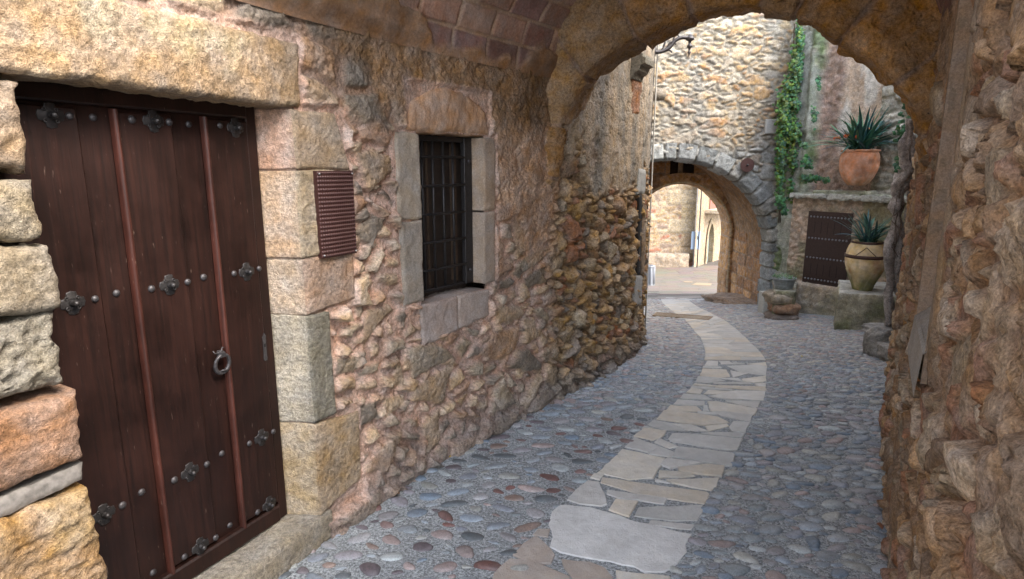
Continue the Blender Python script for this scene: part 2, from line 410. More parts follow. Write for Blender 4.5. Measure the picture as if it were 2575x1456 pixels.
# ================================================================== SETTING: the street
xs = axis(-9, 1.0, -3, .25, -1.5, .02, 4, .05, 8, .25, 14, 3, 44, 40, 240)
ys = axis(-12, 1.0, 0, .2, 1.8, .02, 6, .05, 14, .15, 34, 2, 60, 30, 260)
U, V = np.meshgrid(xs, ys, indexing='ij')
Z = gz(V) + (.006 * fbm(U * 3, V * 3, 3, 3) + .003 * fbm(U * 22, V * 22, 5, 3)) * (V < 20)
c = np.array((.345, .365, .37)) * (1 + .12 * fbm(U * 2, V * 2, 9, 4))[..., None]
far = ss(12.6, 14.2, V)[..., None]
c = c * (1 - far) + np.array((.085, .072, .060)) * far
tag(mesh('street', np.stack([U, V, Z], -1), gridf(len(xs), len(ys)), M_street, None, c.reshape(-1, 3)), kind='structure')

# ------------------------------------------------------------------ traced flagstones of the nearer path
def ZA(p): return G((1900 + p[0] / 2.427) * .6287, (1716 + p[1] / 2.427) * .6287)
def ZB(p): return G((2400 + p[0] / 3.034) * .6287, (1316 + p[1] / 3.034) * .6287)
FA = [[(730,960),(760,830),(830,770),(900,755),(1110,790),(1400,870),(1560,920),(1720,960),(1860,1005),(2090,1050),(2030,1130),(2040,1200),(1950,1320),(1870,1370),(1820,1400),(1640,1400),(1540,1350),(1100,1270),(850,1200),(740,1170),(770,1070)],
[(1100,518),(1200,545),(1245,640),(1270,740),(1210,765),(1020,740),(905,695),(990,600)],[(1130,480),(1160,447),(1245,458),(1205,503)],
[(1250,495),(2240,620),(2260,640),(2210,742),(1600,640),(1230,545)],[(1295,605),(1860,690),(1820,742),(1400,675),(1290,652)],
[(1370,705),(1575,720),(1490,855),(1420,850),(1310,800)],[(1600,785),(2190,757),(2215,790),(2140,905),(1920,905),(1560,865)],[(1720,897),(2120,945),(2080,995),(1690,950)],
[(1430,218),(1835,292),(1720,495),(1500,500),(1200,430)],[(1550,95),(1780,180),(1680,240),(1465,185)],[(1650,10),(1850,30),(1800,100),(1720,115),(1550,80)],
[(1790,112),(1965,185),(1880,195),(1750,150)],[(1790,185),(1930,235),(1900,285),(1700,250)],
[(1885,110),(1925,61),(2053,53),(2589,105),(2530,215),(2427,210),(2100,160),(1930,145)],[(1970,185),(2427,240),(2515,262),(2480,370),(2200,335),(1925,280)],
[(1870,295),(2200,345),(1900,392),(1810,360)],[(1980,390),(2240,362),(2410,377),(2380,475),(2100,437),(1990,415)],[(1800,418),(2070,440),(2120,470),(1790,485)],
[(1870,500),(2360,483),(2330,570),(2280,608),(1930,535)],[(1760,497),(1880,535),(1760,520)],
[(590,1065),(650,1105),(720,1175),(760,1240),(730,1312),(560,1305),(380,1250),(480,1130)],[(620,985),(720,990),(700,1058),(575,1050)],
[(350,1290),(560,1330),(760,1400),(900,1456),(900,1700),(100,1700),(200,1440)],[(850,1300),(1110,1310),(1250,1380),(1320,1456),(1300,1700),(1000,1700),(960,1456),(880,1370)],
[(1380,1402),(1880,1450),(1850,1700),(1400,1700)]]
FB = [[(655,1125),(850,1163),(1050,1250),(780,1240),(585,1178)],[(540,1197),(650,1225),(520,1222)],[(880,1168),(1100,1175),(1300,1247),(1070,1240)],[(1290,1193),(1530,1168),(1555,1190),(1320,1250)],
[(1620,1138),(1812,1150),(1757,1268),(1600,1250),(1573,1205)],[(1300,1263),(1640,1262),(1740,1278),(1712,1332),(1225,1285)],[(785,1008),(1150,1038),(1420,1078),(1555,1145),(1240,1187),(695,1115)],
[(860,938),(1160,958),(1220,1008),(1180,1012),(805,1000)],[(950,872),(1258,890),(1253,940),(893,930)],[(1313,897),(1420,892),(1897,980),(1858,1053),(1350,1000)],
[(1190,1020),(1380,1027),(1420,1058),(1190,1043)],[(1365,1012),(1500,1017),(1838,1060),(1815,1140),(1480,1068)],[(1256,945),(1298,945),(1318,1003),(1250,998)],
[(1020,800),(1260,817),(1350,873),(968,858)],[(1112,730),(1240,752),(1210,795),(1053,780)],[(1320,757),(1585,767),(1420,798),(1262,803)],[(1640,760),(2000,772),(1970,882),(1530,852),(1335,830)],
[(1540,883),(1938,892),(1908,972),(1533,895)],[(1162,672),(1415,697),(1395,708),(1132,692)],[(1132,703),(1615,745),(1590,758),(1103,725)],[(1440,693),(1990,712),(2008,763),(1403,713)],
[(1375,657),(1795,652),(1845,682),(1395,678)],[(1885,677),(2008,668),(2008,708),(1900,698)],[(1192,583),(1400,602),(1515,640),(1310,666),(1168,650)],[(1725,615),(2008,577),(2008,640),(1860,657),(1742,638)],
[(1405,600),(1675,612),(1735,648),(1500,620)],[(1252,493),(1532,503),(1567,585),(1440,598),(1218,570)],[(1583,522),(1788,555),(1612,602)],[(1543,453),(1900,443),(2022,465),(2008,568),(1700,530)],
[(1303,393),(1428,402),(1428,453),(1272,453)],[(1445,398),(1555,398),(1635,438),(1472,438)],[(1603,398),(1748,425),(1640,437)],[(1795,430),(2008,408),(2018,453)],[(1262,464),(1465,472),(1458,484),(1250,484)]]
FLAGC = [(.57, .555, .515), (.53, .52, .49), (.60, .565, .49), (.50, .50, .475), (.60, .545, .455)]
fl = MB(); path_polys = []
def flag(pts, mb, thick=.008, col=None, sub=.05, wob=.005, inset=.005):
    P3 = [Vector(p) for p in pts]; c0 = sum(P3, Vector()) / len(P3); P3 = [p + (p - c0).normalized() * .010 for p in P3]; out = []
    for a, b in zip(P3, P3[1:] + P3[:1]):
        n = max(int((b - a).length / sub), 1)
        for i in range(n):
            p = a.lerp(b, i / n)
            if i and wob: p = p + Vector((rng.uniform(-wob, wob), rng.uniform(-wob, wob), 0))
            out.append(p)
    cx = sum((p for p in out), Vector()) / len(out)
    if col is None:
        k = rng.choice(FLAGC); s = rng.uniform(.9, 1.08); col = [c * s for c in k]
    n = len(out); V = []
    tz = rng.uniform(-.002, .002)
    for lev in range(3):
        for p in out:
            d = (cx - p); L = d.length or 1
            q = p + d / L * (0, .0015, inset)[lev]
            V.append(Vector((q.x, q.y, float(gz(q.y)) + (-.02, thick - .004, thick)[lev] + tz)))
    F = [[l * n + i, l * n + (i + 1) % n, (l + 1) * n + (i + 1) % n, (l + 1) * n + i] for l in range(2) for i in range(n)] + [[2 * n + i for i in range(n)]]
    mb.add(V, F, col)
for poly in FA:
    pp = [ZA(p) for p in poly]; path_polys.append(pp)
    warm = poly[0] in [(590,1065),(350,1290),(850,1300),(620,985)]
    flag(pp, fl, col=(.38, .33, .285) if warm else ((.60, .60, .58) if poly[0] == (730, 960) else None))
for poly in FB:
    pp = [ZB(p) for p in poly]; path_polys.append(pp); flag(pp, fl, sub=.06, wob=.005)
# the farther part: irregular paving between the two traced edges
def DB(p): return ((2400 + p[0] / 3.034) * .6287, (1316 + p[1] / 3.034) * .6287)
def D5(p): return ((2500 + p[0] / 1.82) * .6287, (600 + p[1] / 1.82) * .6287)
LE = [G(*DB(p)) for p in [(1272, 385), (1285, 330), (1285, 270), (1262, 200), (1230, 110), (1150, 30)]] + [G(*D5(p)) for p in [(500, 1310), (430, 1230), (340, 1170), (275, 1115), (262, 1090), (300, 1077)]]
RE = [G(*DB(p)) for p in [(2003, 385), (1970, 330), (1930, 280), (1860, 210), (1750, 100), (1640, 0)]] + [G(*D5(p)) for p in [(720, 1240), (620, 1190), (530, 1145), (478, 1110), (462, 1098), (490, 1085)]]
def clip_half(poly, ax, ay, c):
    out = []
    for i in range(len(poly)):
        p, q = poly[i - 1], poly[i]; dp = ax * p[0] + ay * p[1] - c; dq = ax * q[0] + ay * q[1] - c
        if (dp <= 0) != (dq <= 0):
            t = dp / (dp - dq); out.append((p[0] + (q[0] - p[0]) * t, p[1] + (q[1] - p[1]) * t))
        if dq <= 0: out.append(q)
    return out
def cells(w, l, cw, cl, gap, seed):
    r = random.Random(seed); S = []
    nj = max(int(l / cl), 1)
    for j in range(nj):
        ni = max(1, int(w / cw + r.uniform(-.3, .9)))
        for i in range(ni): S.append((w * (i + .5 + r.uniform(-.3, .3)) / ni, l * (j + .5 + r.uniform(-.38, .38)) / nj))
    res = []
    for k, a in enumerate(S):
        poly = [(0, a[1] - 3 * cl if a[1] > 3 * cl else 0), (w, a[1] - 3 * cl if a[1] > 3 * cl else 0), (w, min(a[1] + 3 * cl, l)), (0, min(a[1] + 3 * cl, l))]
        for m, b in enumerate(S):
            if m == k or abs(b[1] - a[1]) > 3 * cl: continue
            # distances are measured with a stretched metric so cells come out wide and short
            dx, dy = (b[0] - a[0]) / cw ** 2, (b[1] - a[1]) / cl ** 2
            c = ((b[0] ** 2 - a[0] ** 2) / cw ** 2 + (b[1] ** 2 - a[1] ** 2) / cl ** 2) / 2
            g = gap * math.hypot(dx, dy)
            poly = clip_half(poly, dx, dy, c - g)
            if len(poly) < 3: break
        if len(poly) >= 3: res.append(poly)
    return res
def lerpline(L, s):
    x = np.linspace(0, 1, len(L)); a = np.array([tuple(p) for p in L])
    return np.array([np.interp(s, x, a[:, k]) for k in range(3)])
lens = sum((LE[i + 1] + RE[i + 1] - LE[i] - RE[i]).length / 2 for i in range(len(LE) - 1))
cum = [0]
for i in range(len(LE) - 1): cum.append(cum[-1] + (LE[i + 1] + RE[i + 1] - LE[i] - RE[i]).length / 2)
WID = .66
def strip_pt(x, s):
    L = np.array([[np.interp(s, cum, [p[k] for p in E]) for k in range(3)] for E in (LE, RE)])
    q = L[0] + (L[1] - L[0]) * x / WID
    return Vector(q)
for cpoly in cells(WID, lens, .30, .16, .009, 5):
    flag([strip_pt(x, y) for x, y in cpoly], fl, sub=.1, wob=.004)
# piazza paving beyond the second arch
for cpoly in cells(9.0, 17.0, .62, .42, .012, 8):
    x0 = sum(p[0] for p in cpoly) / len(cpoly); y0 = sum(p[1] for p in cpoly) / len(cpoly)
    X0 = 2.6 + x0 + y0 * .28; Y0 = 13.4 + y0
    if X0 > 4.2 + (Y0 - 13.6) * .9 and Y0 < 15: continue
    if 14.7 < Y0 < 15.8 - (X0 - 5) * .15 and X0 < 6.5: continue
    if X0 / Y0 < .245 and Y0 < 19 and (X0 * 3 + Y0) % 2 < .9: continue
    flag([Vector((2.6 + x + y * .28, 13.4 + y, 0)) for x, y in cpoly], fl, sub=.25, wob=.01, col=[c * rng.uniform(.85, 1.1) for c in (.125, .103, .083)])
tag(fl.build('path', M_flag, None), kind='structure')

# ------------------------------------------------------------------ cobbles set in the mortar
from mathutils.geometry import intersect_point_line
path_edge_L = [ZA((900, 1700)), ZA((380, 1250)), ZA((480, 1130)), ZA((730, 960)), ZA((760, 830)), ZA((905, 695)), ZA((1130, 480)), ZA((1200, 430)), ZA((1465, 185)), ZB((540, 1197)), ZB((785, 1008)), ZB((968, 858)), ZB((1112, 730)), ZB((1168, 650)), ZB((1218, 570)), ZB((1272, 453))] + LE
path_edge_R = [ZA((1850, 1700)), ZA((1870, 1370)), ZA((2040, 1200)), ZA((2130, 940)), ZA((2225, 742)), ZA((2330, 570)), ZA((2480, 370)), ZB((1720, 1345)), ZB((1815, 1145)), ZB((1905, 975)), ZB((1990, 800)), ZB((2012, 640)), ZB((2022, 460))] + RE
gl = sorted([(p.y, p.x) for p in path_edge_L]); gr = sorted([(p.y, p.x) for p in path_edge_R])
def pathx(y): return np.interp(y, [a for a, b in gl], [b for a, b in gl]), np.interp(y, [a for a, b in gr], [b for a, b in gr])
PEB = [(.21, .225, .25), (.25, .255, .265), (.20, .20, .22), (.25, .225, .225), (.27, .205, .19), (.29, .275, .25), (.16, .185, .22), (.23, .205, .215), (.31, .31, .305), (.21, .22, .225), (.27, .25, .25), (.24, .25, .27)]
RED = [(.16, .085, .075), (.18, .115, .105), (.21, .145, .12), (.12, .095, .10), (.10, .105, .11)]
LWP = [(-3.6, -2.75), (-0.96, 2.67), (-.55, 3.38), (-.13, 3.97), (.36, 4.60), (.77, 5.2), (1.20, 5.97), (1.46, 6.75), (1.615, 7.42), (1.34, 7.8), (.9, 9.4), (.3, 11.6)]
RWP = [(.8, -3), (.63, .6), (1.72, 2.38), (2.54, 3.75), (3.9, 5.87), (5.2, 7.75), (6.0, 9.0)]
def lx(y): return np.interp(y, [p[1] for p in LWP[:9]], [p[0] for p in LWP[:9]])
def rx(y): return np.interp(y, [p[1] for p in RWP], [p[0] for p in RWP])
grid = {}
def place(n, ylo, yhi, rlo, rhi, xlo=None, xhi=None, skip=None, fac=1.0):
    out = []
    for _ in range(n):
        y = rng.uniform(ylo, yhi)
        a, b = (lx(y) - .02, rx(y)) if y < 7.3 else (1.5 - (y - 7.3) * .1, min(5.3 - (y > 9.5) * .2, 4.95 + 0 * y) if y > 9 else rx(y))
        x = rng.uniform(a, b)
        if not (-.3 < x / max(y, .1) + .25): pass
        if x / y < -.5 or x / y > .8: continue
        pl, pr = pathx(y)
        r = rng.uniform(rlo, rhi)
        if y < 13.2 and pl - r * .8 < x < pr + r * .8: continue
        left = x < pl and y < 4.3
        if left and rng.random() < .35: continue
        ok = True; gx, gy = int(x / .16), int(y / .16)
        k = 1.42 if left else 1.08
        for i in (-1, 0, 1):
            for j in (-1, 0, 1):
                for (qx, qy, qr) in grid.get((gx + i, gy + j), ()):
                    if ((qx - x) / 1.22) ** 2 + ((qy - y) / .88) ** 2 < ((qr + r) * k * fac) ** 2: ok = False; break
                if not ok: break
            if not ok: break
        if not ok: continue
        grid.setdefault((gx, gy), []).append((x, y, r)); out.append((x, y, r, left))
    return out
peb = place(2500, 1.7, 4.6, .036, .052, fac=.93) + place(9000, 1.7, 4.6, .023, .036, fac=.9) + place(9000, 1.7, 4.6, .014, .022, fac=.9) \
    + place(26000, 4.6, 9, .022, .034, fac=.84) + place(12000, 4.6, 9, .014, .020, fac=.84) + place(26000, 9, 13.6, .028, .042, fac=.82)
pm = MB(); pv = []; pf = []; pc = []; cnt = 0
for (x, y, r, left) in peb:
    near = y < 4.6; n = 12 if near else 7
    ang = rng.gauss(-.1, .35) if near else rng.gauss(0, .2)
    el = rng.uniform(1.1, 2.1); ra, rb = r * el ** .5 * 1.12, r / el ** .5 * .95
    if left and rng.random() < .30: col = [k * .9 for k in rng.choice(RED)]
    else: col = rng.choice(PEB)
    s = rng.uniform(.95, 1.45) * (1.12 if not near else 1.0); col = [col[0] * s * .93, col[1] * s, col[2] * s * 1.02]
    if y > 5.5:
        col = [col[0] * 1.1, col[1] * 1.02, col[2] * .95]  # warm tint beyond the arch paints in reflected sunlight
    p2, p3, a2, a3 = rng.uniform(0, 6.28), rng.uniform(0, 6.28), rng.uniform(.02, .13), rng.uniform(.02, .13)
    hh = rng.uniform(.12, .22) * r + .0030; ca, sa = math.cos(ang), math.sin(ang); tx, ty = rng.uniform(-.12, .12), rng.uniform(-.12, .12)
    z0 = float(gz(y)) + .001
    rings = ((1.0, -.35), (.97, .25), (.82, .66), (.48, .95)) if near else ((1.0, -.3), (.86, .6))
    base = cnt
    for (f, hz) in rings:
        for k in range(n):
            a = 2 * math.pi * k / n; rr = f * (1 + a2 * math.cos(2 * a + p2) + a3 * math.cos(3 * a + p3) + (.04 * math.cos(5 * a + p2)))
            lxx, lyy = ra * rr * math.cos(a), rb * rr * math.sin(a)
            pv.append((x + lxx * ca - lyy * sa, y + lxx * sa + lyy * ca, z0 + hh * hz + (lxx * tx + lyy * ty) * max(hz, 0))); pc.append(col)
    pv.append((x, y, z0 + hh)); pc.append(col)
    for i in range(len(rings) - 1):
        for k in range(n): pf.append([base + i * n + k, base + i * n + (k + 1) % n, base + (i + 1) * n + (k + 1) % n, base + (i + 1) * n + k])
    top = base + len(rings) * n; b = top - n
    for k in range(n): pf.append([b + k, b + (k + 1) % n, top])
    cnt = top + 1
0 and print('pebbles', len(peb))
tag(mesh('cobblestones', pv, pf, M_peb, None, np.array(pc)), kind='structure')

# ================================================================== LEFT HOUSE
LW = Wall(LWP, 1, .12)
house = empty('stone_house', (-.96, 2.67, 0), 'rough stone house on the left with a wide studded door and a barred window', 'house')
LINT = [(-2.6, 2.06), (.05, 2.055), (.06, 2.315), (-.2, 2.335), (-2.6, 2.335)]
rects = [(-2.7, .055, 2.05, 2.34), (0, .31, 1.80, 2.06), (0, .31, 1.40, 1.79), (0, .30, 1.14, 1.40), (0, .145, .61, 1.14), (0, .29, .1, .61),
         (.665, .87, 1.04, 2.0), (1.42, 1.55, 1.06, 2.0), (.765, 1.5, 1.98, 2.25), (.83, 1.48, .82, 1.03), (-2.6, -1.0, -.1, 2.05)]
def sdist(U, V, r): return np.maximum(np.maximum(r[0] - U, U - r[1]), np.maximum(r[2] - V, V - r[3]))
def left_fn(U, V):
    h1, c1 = rubble2(U, V, .125, .088, 11, WARM, PINKM, 1.75, .55, amp=.058, mw=.022, warp=.3, rough=.007, mh=.000, dome=.3, tk=.6)
    sm = ss(.2, .45, fbm(U * 2.6 + 7, V * 3.1, 17, 4)) * .5; h1 = h1 * (1 - sm) + (.024 + .010 * fbm(U * 16, V * 16, 18, 4)) * sm; c1 = mixc(c1, np.array(PINKM) * .97 + 0 * c1, sm * .8)
    hu, cu = rubble(U * .98 + 3, V, .27, .17, 31, WARM, (.36, .24, .17), .05, .02, .5, .014, .3, .004, .4)
    h2_, c2 = rubble2(U, V, .095, .075, 51, OCHRE, (.31, .22, .14), 1.7, .5, amp=.08, mw=.018, warp=.5, rough=.010, mh=-.004, dome=.6, tk=.6)
    top = ss(1.98, 2.1, V + .12 * fbm(U * 3, V * 3, 88, 3)) * ss(2.2, 1.9, U)
    top = np.maximum(top, ss(2.3, 2.36, V))
    top = top * ss(2.4, 2.1, U)
    h = h1 * (1 - top) + hu * top; c = mixc(c1, cu, top)
    out = ss(1.9, 2.35, U + .25 * fbm(U * 2, V * 2, 90, 3))
    h = h * (1 - out) + h2_ * out; c = mixc(c, c2, out)
    # old render: brown under the vault, grey and streaked outside
    n = fbm(U * 3.2, V * 2.4, 77, 5)
    pl1 = ss(-.05, .18, (V - 1.95) * 1.1 + (U - .9) * .35 + n * .55) * ss(-.1, .5, U) * ss(2.45, 2.15, U)
    pl1 = np.maximum(pl1, ss(-.1, .2, .35 - np.abs(U - 1.95) + (V - 1.35) * .3 + n * .6) * ss(2.45, 2.2, U) * ss(1.0, 1.3, V))
    hp = .026 + .024 * fbm(U * 8, V * 8, 60, 5, .62) + .010 * fbm(U * 34, V * 34, 61, 3)
    br = np.array((.46, .29, .17)); br2 = np.array((.30, .19, .11)); pk = np.array((.52, .34, .23))
    hi_ = ss(2.0, 2.3, V + .1 * n)[..., None]; br = br * (1 - .28 * hi_); br2 = br2 * (1 - .3 * hi_)  # upper render painted darker for the shade under the vault
    cp = mixc(mixc(br + 0 * c, br2 + 0 * c, ss(-.1, .3, fbm(U * 3, V * 3, 63, 4))), pk + 0 * c, ss(2.15, 1.9, V) * .8)
    h = h * (1 - pl1) + hp * pl1; c = mixc(c, cp, pl1)
    pl2 = ss(-.06, .10, (V - 1.78 + .12 * ss(3, 3.6, U) + .35 * ss(3.5, 4.4, U) * 0) + n * .42) * ss(2.15, 2.3, U)
    hp2 = .045 + .012 * fbm(U * 9, V * 9, 66, 5) + .007 * fbm(U * 34, V * 20, 67, 3) - .012 * ss(.25, .5, fbm(U * 20, V * 11, 69, 2))
    st = ss(-.2, .35, fbm(U * 4.5, V * .7, 71, 4) + .5 * ss(3.2, 4.3, U) + .25 * (V - 2.4))
    cp2 = mixc(np.array((.41, .32, .225)) + 0 * c, np.array((.19, .19, .175)) + 0 * c, st * (.55 + .3 * fbm(U * 25, V * 12, 73, 2)))
    h = h * (1 - pl2) + hp2 * pl2; c = mixc(c, cp2, pl2)
    # greyer stones and a spreading foot near the paving
    gzv = gz(np.interp(U, LW.t, LW.y)); b = ss(.32, .02, V - gzv + .1 * n)
    c = mixc(c, np.array((.22, .205, .19)) * (.8 + .4 * h2(np.floor(U * 7), np.floor(V * 8), 4))[..., None], b * .65)
    h = h + .05 * ss(.28, .0, V - gzv)
    for r in rects:
        d = sdist(U, V, r); k = ss(.022, .0, d)
        h = h * (1 - k) + (.008) * k + 0.010 * ss(.03, .005, d) * (1 - k)
        c = mixc(c, np.array(PINKM) + 0 * c, ss(.035, .01, d) * .85 * (U < 2.2))
    return h, c
holes = [(-1.06, .022, -.2, 2.08), (.845, 1.44, 1.02, 2.0), (-2.58, -1.0, -.3, 2.04), (-.3, 2.3, 2.50, 3.7)]
us = axis(-2.7, .02, -.2, .0072, 2.3, .011, 5.4, .05, 7.8, .2, 10.4)
vs = axis(-.45, .02, -.05, .0078, 2.6, .02, 3.6)
wall_mesh('wall', LW, us, vs, left_fn, M_rub, house, holes)
def plainwall(U, V): return .03 + 0 * U, np.array((.32, .26, .19)) + 0 * U[..., None]
wall_mesh('upper_wall', LW, axis(2.4, .5, 12), np.array([3.55, 5.5, 7.2]), lambda U, V: (-.02 + 0 * U, np.array((.32, .26, .19)) + 0 * U[..., None]), M_rub, house)  # unseen; height and hidden return shaped to screen the courtyard from the sky
wall_mesh('rear_wall', LW, axis(-6, .3, -2.65), axis(-.5, .5, 3.6), lambda U, V: (.0 + 0 * U, np.array((.36, .28, .2)) + 0 * U[..., None]), M_rub, house)
BEI = (.34, .25, .17)
block('door_lintel', LW, [(-2.6, 2.06), (.05, 2.055), (.062, 2.318), (-2.6, 2.335)], M_block, house, (.37, .265, .17), .035, .2, .013, .02, 3, .0075, 26, 1.3, colvar=(.40, .32, .21))
for i, (a, b, u0, cc, rg) in enumerate([(1.792, 2.045, -1.0, BEI, .018), (1.59, 1.768, -1.0, (.30, .25, .18), .014), (1.385, 1.577, -.985, (.30, .25, .185), .018), (1.14, 1.372, -1.0, (.31, .275, .215), .03), (.885, 1.122, -.985, (.33, .20, .13), .011)]):
    block('jamb_stone', LW, [(-1.75, a), (u0, a + .004), (u0, b), (-1.75, b)], M_block, house, cc, .04, .24, rg, .03, 20 + i, .0085, 18, .7, .012, colvar=[k * .85 for k in cc])
block('wood_shim', LW, [(-1.75, .812), (-.995, .815), (-.99, .872), (-1.75, .87)], M_batten if 0 else plain('weathered_wood', (.16, .145, .13), .8, 0, .8, 40, .35), house, (.17, .15, .13), .025, .2, .006, .006, 30, .01)
block('jamb_stone', LW, [(-1.75, .42), (-.975, .43), (-.995, .803), (-1.75, .803)], M_block, house, (.36, .23, .12), .04, .24, .026, .03, 31, .0085, 12, .6, .012, colvar=(.40, .28, .15))
block('jamb_stone', LW, [(-1.75, .10), (-.99, .10), (-.985, .41), (-1.75, .41)], M_block, house, (.42, .31, .19), .04, .24, .018, .03, 32, .01, 16, .6, .01)
REV = (.46, .34, .27)
for i, (q, cc, rv, rg) in enumerate([([(0, 1.795), (.318, 1.795), (.245, 2.045), (0, 2.045)], (.35, .265, .185), (.54, .365, .28), .008), ([(0, 1.405), (.31, 1.405), (.325, 1.79), (0, 1.79)], (.36, .29, .205), (.52, .38, .27), .007),
        ([(0, 1.15), (.14, 1.13), (.318, 1.24), (.318, 1.395), (0, 1.395)][:0] or [(0, 1.143), (.31, 1.165), (.315, 1.40), (0, 1.40)], (.38, .27, .20), (.52, .41, .31), .008),
        ([(0, .616), (.14, .618), (.143, 1.128), (0, 1.138)], (.22, .20, .155), (.46, .40, .31), .009), ([(0, .135), (.285, .2), (.30, .565), (0, .61)], (.41, .30, .19), (.50, .39, .26), .007)]):
    block('jamb_stone', LW, q, M_block, house, cc, .030, .155, rg, .008, 40 + i, .0075, 26, 1.2, .004, sidecol=rv, left=(-.07, 0))
rl = MB(); rl.add([LW(.012, .1, .012), LW(.012, 2.1, .012), LW(-.060, 2.1, -.16), LW(-.060, .1, -.16)], [[0, 1, 2, 3]], (.46, .33, .26)); rl.build('reveal_mortar', M_smooth, house)
# threshold step
stp = MB()
block('door_step', LW, [(-1.6, -.02), (.075, -.02), (.06, .135), (-1.6, .135)], M_block, house, (.34, .29, .22), .05, .26, .008, .014, 50, .012, 14, 1, .006, sidecol=(.36, .32, .26))
# window surround
GR = (.36, .30, .235)
for i, (q, cc) in enumerate([([(.672, 1.52), (.862, 1.52), (.862, 1.985), (.672, 1.985)], GR), ([(.69, 1.045), (.862, 1.045), (.862, 1.51), (.68, 1.51)], (.33, .285, .235)),
        ([(1.425, 1.53), (1.545, 1.53), (1.55, 1.985), (1.425, 1.985)], (.37, .285, .215)), ([(1.425, 1.06), (1.54, 1.06), (1.545, 1.52), (1.425, 1.52)], (.37, .29, .225)),
        ([(.835, .775), (1.155, .80), (1.155, 1.02), (.815, 1.02)], (.37, .30, .26)), ([(1.165, .805), (1.475, .83), (1.48, 1.01), (1.165, 1.018)], (.38, .31, .265))]):
    block('window_sill' if i > 3 else 'window_jamb', LW, q, M_smooth, house, cc, .024, .15, .006, .008, 60 + i, .009, 24, 1.4, .006)
block('window_lintel', LW, [(.75, 1.992), (1.52, 1.992), (1.46, 2.15), (.80, 2.15)], M_smooth, house, (.48, .30, .19), .020, .15, .009, .03, 70, .009, 26, 1.6, .006, arc=.11)

wall_mesh('core', LW, axis(-6, .3, 8.5), np.array([-.6, 1.5, 3.5]), lambda U, V: (-.42 + 0 * U, np.array((.2, .16, .12)) + 0 * U[..., None]), M_rub, house)  # unseen backing added to stop sky leaking through the stone joints
wall_mesh('core_top', LW, axis(-2.8, .3, 2.6), np.array([2.35, 3.5]), lambda U, V: (-.03 + 0 * U, np.array((.25, .18, .14)) + 0 * U[..., None]), M_rub, house)
# ---- window
win = mesh('window', *(lambda m: (m.v, m.f))(box(MB(), LW, (.84, 1.0, -.30), (1.46, 2.05, -.17))), plain('window_boards', (.035, .024, .018), .6, 0, .3, 30, .3), house, None, False)  # near-black boards also paint in the dark interior behind the bars
fr = MB()
gh = -.095
for a, b in [((.868, 1.06, gh), (.893, 1.985, gh + .02)), ((1.345, 1.06, gh), (1.42, 1.985, gh + .03)), ((.868, 1.06, gh), (1.40, 1.075, gh + .022)), ((.868, 1.955, gh), (1.40, 1.985, gh + .022))]: box(fr, LW, a, b, bev=.003)
fr.build('frame', M_irond, win)
for k in range(4):
    u = .893 + .452 * (k + 1) / 5; V_, F_ = tube([LW(u, 1.07, gh + .012), LW(u, 1.5, gh + .012), LW(u, 1.96, gh + .012)], .0085, 8); mesh('bar', V_, F_, M_irond, win)
for k in range(5):
    v = 1.10 + .84 * (k + .55) / 5; V_, F_ = tube([LW(.88, v, gh + .024), LW(1.1, v, gh + .024), LW(1.36, v, gh + .024)], .008, 8); mesh('bar', V_, F_, M_irond, win)
sh = MB(); box(sh, LW, (1.315, 1.08, -.165), (1.335, 1.95, -.125)); box(sh, LW, (.9, 1.08, -.168), (.93, 1.95, -.15)); box(sh, LW, (1.10, 1.08, -.168), (1.112, 1.95, -.158)); sh.build('shutter_edge', plain('shutter_wood', (.08, .05, .032), .6, 0, .3, 40, .3), win)
for v in (1.15, 1.84):
    V_, F_ = lathe([(.001, 0), (.011, .002), (.011, .008), (.004, .012), (.001, .012)], 12)
    p0 = LW(1.385, v, gh + .03); n_ = (LW(1.385, v, 1) - LW(1.385, v, 0)).normalized(); q = n_.to_track_quat('Z', 'Y')
    mesh('bolt', [p0 + q @ Vector(x) for x in V_], F_, M_iron, win)

# ---- the big door
DW = LW
d0 = -.135
door = mesh('door', *(lambda m: (m.v, m.f))(box(MB(), LW, (-1.12, .14, d0 - .05), (-.085, 2.06, d0))), M_door, house, None, False)
f2 = MB()
box(f2, LW, (-.118, .14, d0), (-.07, 2.06, d0 + .014), bev=.003); f2.build('frame', M_door, door)
def duv(px, py, h=d0): return LW.uv(px, py, h)
uA = duv(230, 600)[0]; uB1 = duv(330, 600, d0 + .02)[0]; uB2 = duv(346, 600, d0 + .02)[0]; uC = duv(465, 600, d0 + .02)[0]; uD1 = duv(545, 600, d0 + .02)[0]; uD2 = duv(557, 600, d0 + .02)[0]; uR = duv(646, 600, d0 + .02)[0]
0 and print('door u', uA, uB1, uC, uD1, uR, duv(118, 600))
vt = duv(360, 285)[1]; vb = .235
for a, b in ((-1.1, uA), (uB1, uC), (uD1, uR)):
    m_ = MB(); box(m_, LW, (a, vb, d0), (b, vt, d0 + .020), bev=.006); m_.build('raised_board', M_door, door)
m_ = MB(); box(m_, LW, (-1.1, .14, d0), (-.12, .222, d0 + .03), bev=.008); m_.build('bottom_rail', M_door, door)
m_ = MB(); box(m_, LW, (-1.1, vt + .012, d0), (-.12, 2.06, d0 + .026), bev=.006); m_.build('top_rail', M_door, door)
for u in (uB1 - .004, uD1 - .004):
    V_ = []; F_ = []; n = 10
    for v in np.linspace(vb - .02, vt + .005, 30):
        for k in range(n):
            a = math.pi * k / (n - 1); V_.append(LW(u + .001 - .012 * math.cos(a), v, d0 + .006 + .026 * math.sin(a) ** .8))
    for i in range(29):
        for k in range(n - 1): F_.append([i * n + k, i * n + k + 1, (i + 1) * n + k + 1, (i + 1) * n + k])
    mesh('batten', V_, F_, M_batten, door)
